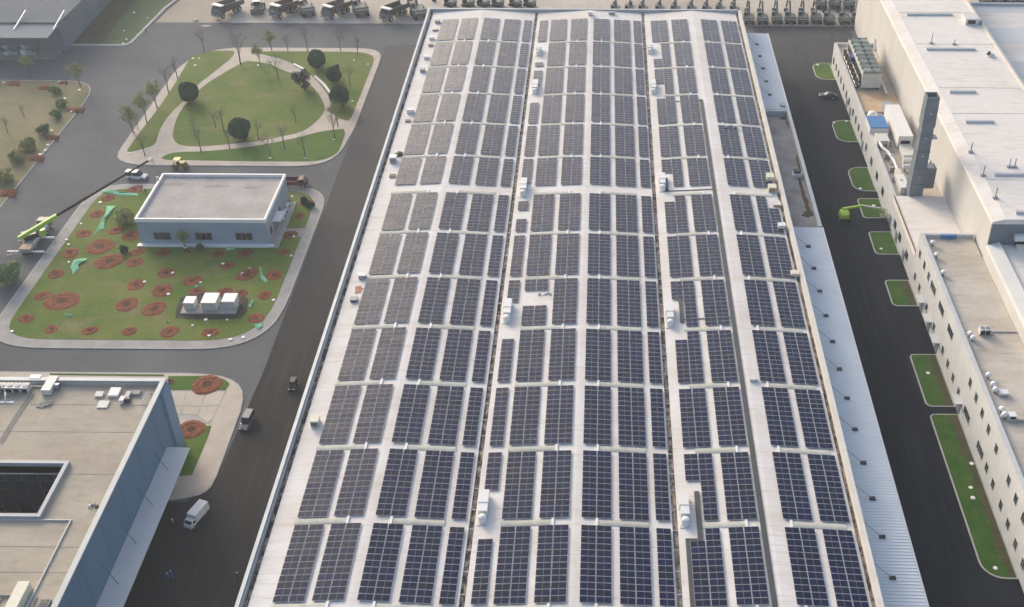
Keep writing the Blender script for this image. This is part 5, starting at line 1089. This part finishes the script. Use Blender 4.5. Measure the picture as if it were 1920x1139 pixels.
# ================================================================== WHITE COVERS ON THE LAWNS
CV = [(188,380),(152,420),(125,450),(129,459),(129,492),(23,622),(432,637),(456,633),(513,563),(361,611),(386,600),(426,600),(546,480),(551,444),(548,369),(316,552),(271,529),(324,512),(418,495),(376,530),(392,630)]
CV2 = [(362,110),(373,110),(366,123),(664,113),(750-60,121),(661,190),(627,262),(507,297),(573,297),(523,151),(484,123),(243,288)]
CV3 = [(251,24),(277,34),(233,58),(231,82),(131,77),(237,74)]
CV4 = [(1533,122),(1564,230),(1587,228),(1613,354),(1638,386),(1652,467),(1740,700),(1822,870),(1820,915),(1824,934),(1866,1066)]
CV5 = [(7,155),(112,154),(149,169),(121,185),(135,209),(97,245),(90,272),(85,282),(75,290)]
def covers(lst, z, where, r=.34, key=0):
    ps = sorted((at(px, py, z) for px, py in lst), key=lambda v: v.x if key == 0 else -v.y)
    for k, p in enumerate(ps):
        rr = r*random.uniform(.75,1.15); nth = ORD[k+1] if k < 20 else 'last'
        o = MB().lathe((0,0,-.03),[(rr,0),(rr,.13),(rr*.8,.17)],12).build('round_cover', MT['white'], None, (p.x,p.y,z))
        tag(o, 'small white round cover, %s %s' % (nth, where), 'cover', 'white covers on the lawns')
covers(CV, .2, 'from the left on the lawn around the low building'); covers(CV2, .2, 'from the left on the park island')
covers(CV3, .18, 'from the left on the far green strip'); covers(CV4, .18, 'from the far end in the beds of the right street', .4, 1); covers(CV5, .18, 'from the left on the dry lawn', .42)

# ================================================================== TREES AND SHRUBS
def branch(b, p, d, L, r, depth, rd, twigs, lean=.35):
    q = p + d*L; b.tube(p, q, r, r*.62, n=5 if depth > 1 else 4, cap=False)
    if depth == 0: twigs.append((q, d)); return
    for k in range(3 if depth > 1 else 3):
        a = rd.uniform(0, 6.28); s_ = rd.uniform(.3,.65)
        side = d.cross(Vector((math.cos(a), math.sin(a), .2))); side.normalize()
        nd = (d*1.0 + side*s_ + Vector((0,0,.18))).normalized()
        branch(b, p + d*L*rd.uniform(.55,1.0), nd, L*rd.uniform(.55,.8), r*.55, depth-1, rd, twigs)
def bare_tree_meshes(seed, H=7.0, leaf=None, nleaf=0, slim=1.0):
    rd = random.Random(seed); b = MB(); tw = []
    p = Vector((0,0,-.1)); d = Vector((rd.uniform(-.08,.08), rd.uniform(-.08,.08), 1)).normalized()
    b.tube(p, p+d*H*.36, .15, .11, n=7, cap=False)
    t2 = MB(); top = p+d*H*.34
    for k in range(4):
        a = rd.uniform(0,6.28); nd = (d + Vector((math.cos(a),math.sin(a),0))*rd.uniform(.2,.5)*slim).normalized()
        branch(t2, top - d*H*.05*k, nd, H*rd.uniform(.22,.32), .05, 3, rd, tw)
    branch(t2, top, d, H*.3, .065, 3, rd, tw)
    lv = MB()
    for k in range(nleaf):
        q, dd = tw[rd.randrange(len(tw))]; c = q + Vector((rd.gauss(0,.32), rd.gauss(0,.32), rd.gauss(0,.3))); s_ = rd.uniform(.07,.16)
        u = Vector((rd.gauss(0,1),rd.gauss(0,1),rd.gauss(0,1))).normalized(); v = u.cross(Vector((rd.gauss(0,1),rd.gauss(0,1),rd.gauss(0,1)))).normalized()
        lv.face([c-u*s_, c-v*s_*.6, c+u*s_, c+v*s_*.6])
    return b.mesh('trunk', MT['bark']), t2.mesh('crown', MT['twig']), (lv.mesh('leaves', MT[leaf]) if nleaf else None)
def crown_meshes(seed, R=2.6, squash=1.0, n=4200, leaf='leaf_dark', H=3.2, inner=.45, clump=26, hollow=0.0):
    rd = random.Random(seed); tr = MB(); tr.tube((0,0,-.1),(0,0,H),.20,.10,n=7,cap=False)
    for k in range(6):
        a = 6.28*k/6+rd.uniform(-.3,.3); tr.tube((0,0,H*.55+.1*k),(math.cos(a)*R*.6,math.sin(a)*R*.6,H+R*.3*rd.uniform(-.3,1)),.07,.02,n=4,cap=False)
    lv = MB(); cl = []
    for k in range(clump):
        v = Vector((rd.gauss(0,1),rd.gauss(0,1),rd.gauss(0,1))).normalized(); cl.append((v*R*rd.uniform(.55,.88), R*rd.uniform(.26,.42)))
    for k in range(n):
        c0, cr = cl[rd.randrange(clump)]; v = Vector((rd.gauss(0,1),rd.gauss(0,1),rd.gauss(0,1))).normalized(); c = c0 + v*cr*rd.uniform(.6,1.05)
        c = Vector((c.x, c.y, c.z*squash + H)); s_ = rd.uniform(.09,.21)*max(.6, R/2.6)
        u = (v.cross(Vector((rd.gauss(0,1),rd.gauss(0,1),rd.gauss(0,1))))).normalized(); w_ = (v+Vector((rd.gauss(0,.5),rd.gauss(0,.5),rd.gauss(0,.5)))).normalized().cross(u).normalized()
        lv.face([c-u*s_, c-w_*s_*.65, c+u*s_, c+w_*s_*.65])
    return tr.mesh('trunk', MT['bark']), lv.mesh('crown', MT[leaf])
def ball_meshes(seed, R=2.55, H=2.75, n=11000):
    rd = random.Random(seed); tr = MB(); tr.tube((0,0,-.1),(0,0,H),.20,.12,n=7,cap=False); lv = MB()
    bumps = [(Vector((rd.gauss(0,1),rd.gauss(0,1),rd.gauss(0,1))).normalized(), rd.uniform(-.10,.13)) for _ in range(34)]
    for k in range(n):
        v = Vector((rd.gauss(0,1),rd.gauss(0,1),rd.gauss(0,1))).normalized(); h = 1.0
        for bv, bh in bumps:
            d = v.dot(bv)
            if d > .86: h += bh*(d-.86)/.14
        c = v*R*h*(1-abs(rd.gauss(0,.07))); c.z = max(c.z, -R*.82); c = Vector((c.x,c.y,c.z*1.02+H)); s_ = rd.uniform(.10,.20)
        w0 = (v+Vector((rd.gauss(0,.45),rd.gauss(0,.45),rd.gauss(0,.45)))).normalized(); u = w0.cross(Vector((rd.gauss(0,1),rd.gauss(0,1),rd.gauss(0,1)))).normalized(); w_ = w0.cross(u)
        lv.face([c-u*s_, c-w_*s_*.65, c+u*s_, c+w_*s_*.65])
    return tr.mesh('trunk', MT['bark']), lv.mesh('crown', MT['leaf_dark'])
RT = [ball_meshes(s_) for s_ in (1,2)]
BR = crown_meshes(5, 3.0, .85, 2600, 'leaf_brown', 3.2)
def tree(px, py, meshes, lab, sc=1.0, z=.2, name='tree', cat='tree', group=None, rz=None, zs=None):
    p = at(px, py, z); t = thing(name, lab, cat, (p.x,p.y,z), random.uniform(0,6.28) if rz is None else rz, group); t.scale = (sc,sc,sc*(zs or 1))
    link('trunk', meshes[0], t); link('crown', meshes[1], t)
    if len(meshes) > 2 and meshes[2]: link('leaves', meshes[2], t)
    return t
for k, (px, py, sc, lab) in enumerate(((357,190,1.0,'round clipped dark tree between the left park path and lawn'),(452,260,1.05,'round clipped dark tree at the front of the park lawn'),(596,128,.95,'round clipped dark tree at the far right of the park'),(628,153,.82,'smaller round dark tree right of the path, middle of three'),(638,199,1.0,'round dark tree nearest the right park pavement'))):
    tree(px, py, RT[k%2], lab, sc, group='round dark trees in the park', name='round_tree')
tree(571,168,BR,'wide brown-leaved tree overhanging the park path', 1.0, name='round_tree')
BT = [bare_tree_meshes(11,7.5,'leaf_brown',120), bare_tree_meshes(12,7.0), bare_tree_meshes(13,8.0,'leaf_brown',160), bare_tree_meshes(14,7.0,'leaf_yellow',2200), bare_tree_meshes(15,6.0,'leaf_yellow',2000), bare_tree_meshes(16,7.5,None,0,.45)]
bl = [(383,98,0,.9,'bare tree at the far left bend of the park pavement'),(333,148,1,1.0,'bare tree on the left park edge, far one'),(316,174,5,1.15,'slim dark bare tree on the left park edge'),(295,203,3,1.1,'sparse yellowish tree on the left park edge, middle'),(275,230,3,1.15,'yellowish tree on the left park edge, second nearest'),(251,250,4,1.2,'greenish tree on the left park edge nearest the road'),(259,243,5,.6,'short bare sapling beside the greenish left edge tree'),(272,292,0,.9,'bare orange-soil tree at the front left park corner'),
      (451,121,5,1.5,'tall thin bare tree at the far path junction'),(377,284,5,1.0,'bare sapling by the front path, left one'),(431,279,5,.9,'bare sapling by the front path, second from left'),(420,245,5,1.0,'leaning bare tree on the lawn left of the front round tree'),(488,124,3,.9,'sparse yellowish tree on the far lawn edge'),(523,153,2,1.0,'bare tree left of the curved park path'),(510,95,4,.95,'greenish bare tree on the far park pavement, leftmost'),(540,96,1,.8,'bare tree on the far park pavement, second'),(577,96,2,1.0,'bare tree on the far park pavement, third'),(639,96,0,.85,'bare tree on the far park pavement, fourth'),(671,102,1,.9,'bare tree on the far park pavement, rightmost'),(534,279,5,1.05,'bare tree standing by the front path, centre'),(508,296,2,.85,'thick dark bare tree on the front lush strip'),(573,297,5,1.05,'slim bare tree on front lush strip, right of centre'),(628,262,5,1.15,'slim bare tree near the right path fork'),(634,238,3,1.0,'brownish leafy tree at the right path fork'),(657,160,0,.8,'small bare tree on the right park lawn'),(366,255,0,.7,'brownish bare shrub tree inside the left of park lawn'),(405,240,1,.7,'faint bare tree on the park lawn left of centre'),(485,262,0,.75,'bare tree on the park lawn right of the front round tree'),(555,230,1,.8,'bare tree on the park lawn near the right fork')]
for px, py, v, sc, lab in bl: tree(px, py, BT[v], lab, sc, name='bare_tree', group='bare young trees in the park', z=.2 if py > 97 else .16)
SH = [crown_meshes(21,1.5,.8,4200,'leaf_mid',1.0,clump=26), crown_meshes(22,1.5,.85,3800,'leaf_yellow',1.1,clump=26), crown_meshes(23,1.3,.9,4200,'leaf_dark',.9,clump=24)]
for px, py, v, sc, lab in ((105,175,0,.95,'green bush at the far side of the dry lawn'),(117,200,0,1.0,'grey-green bush on dry lawn beside the red heap'),(105,220,0,1.0,'bushy tree on dry lawn, left of the red heap'),(84,250,0,1.15,'upright green bush in the middle of the dry lawn'),(56,280,1,1.4,'wide yellow-green bush over red soil'),(34,302,1,1.3,'green bush low on the dry lawn'),(12,340,1,1.4,'yellow-green bush near the left frame edge'),(20,530,0,2.1,'dense green bush beside the crane road'),(233,472,2,.75,'small round dark shrub in front of the low building'),(238,418,1,1.6,'yellow-green bush left of the low building'),(377,470,2,.8,'dark shrub against the low building front'),(571,381,2,.8,'dark shrub in the corner bed right of the low building'),(583,388,2,.7,'small dark shrub near the right pavement corner')):
    tree(px, py, SH[v], lab, sc, name='shrub', cat='shrub', group='shrubs', z=.2)
for px, py, v, sc, lab in ((58,146,3,.95,'yellowish tree on the far edge of dry lawn, left'),(151,163,4,1.1,'leafy young tree at the dry lawn corner'),(46,222,1,.6,'bare sapling in the middle of the dry lawn'),(15,250,5,.7,'bare sapling at the left of the dry lawn')): tree(px, py, BT[v], lab, sc, name='young_tree', group='young trees on the dry lawn', z=.18)
tree(348,468, crown_meshes(31,1.3,1.25,1900,'leaf_yellow',3.4,clump=14), 'slim yellow-green tree in front of the low building', 1.0, name='young_tree')

# ================================================================== HAZE
hz = MB().box(-1500, 1500, -700, 2100, -1.6, 152).build('haze', [])
hz['kind'] = 'stuff'
hm = bpy.data.materials.new('haze_air'); hm.use_nodes = True; n = hm.node_tree.nodes; n.remove(n['Principled BSDF'])
pv_ = n.new('ShaderNodeVolumePrincipled'); pv_.inputs['Color'].default_value = (.80,.88,1.0,1); pv_.inputs['Density'].default_value = HAZE = 0.00027; pv_.inputs['Anisotropy'].default_value = .3
hm.node_tree.links.new(pv_.outputs[0], n['Material Output'].inputs['Volume'])
hz.data.materials.append(hm)
SC.cycles.volume_bounces = 0; SC.cycles.max_bounces = 4; SC.cycles.diffuse_bounces = 2; SC.cycles.glossy_bounces = 2
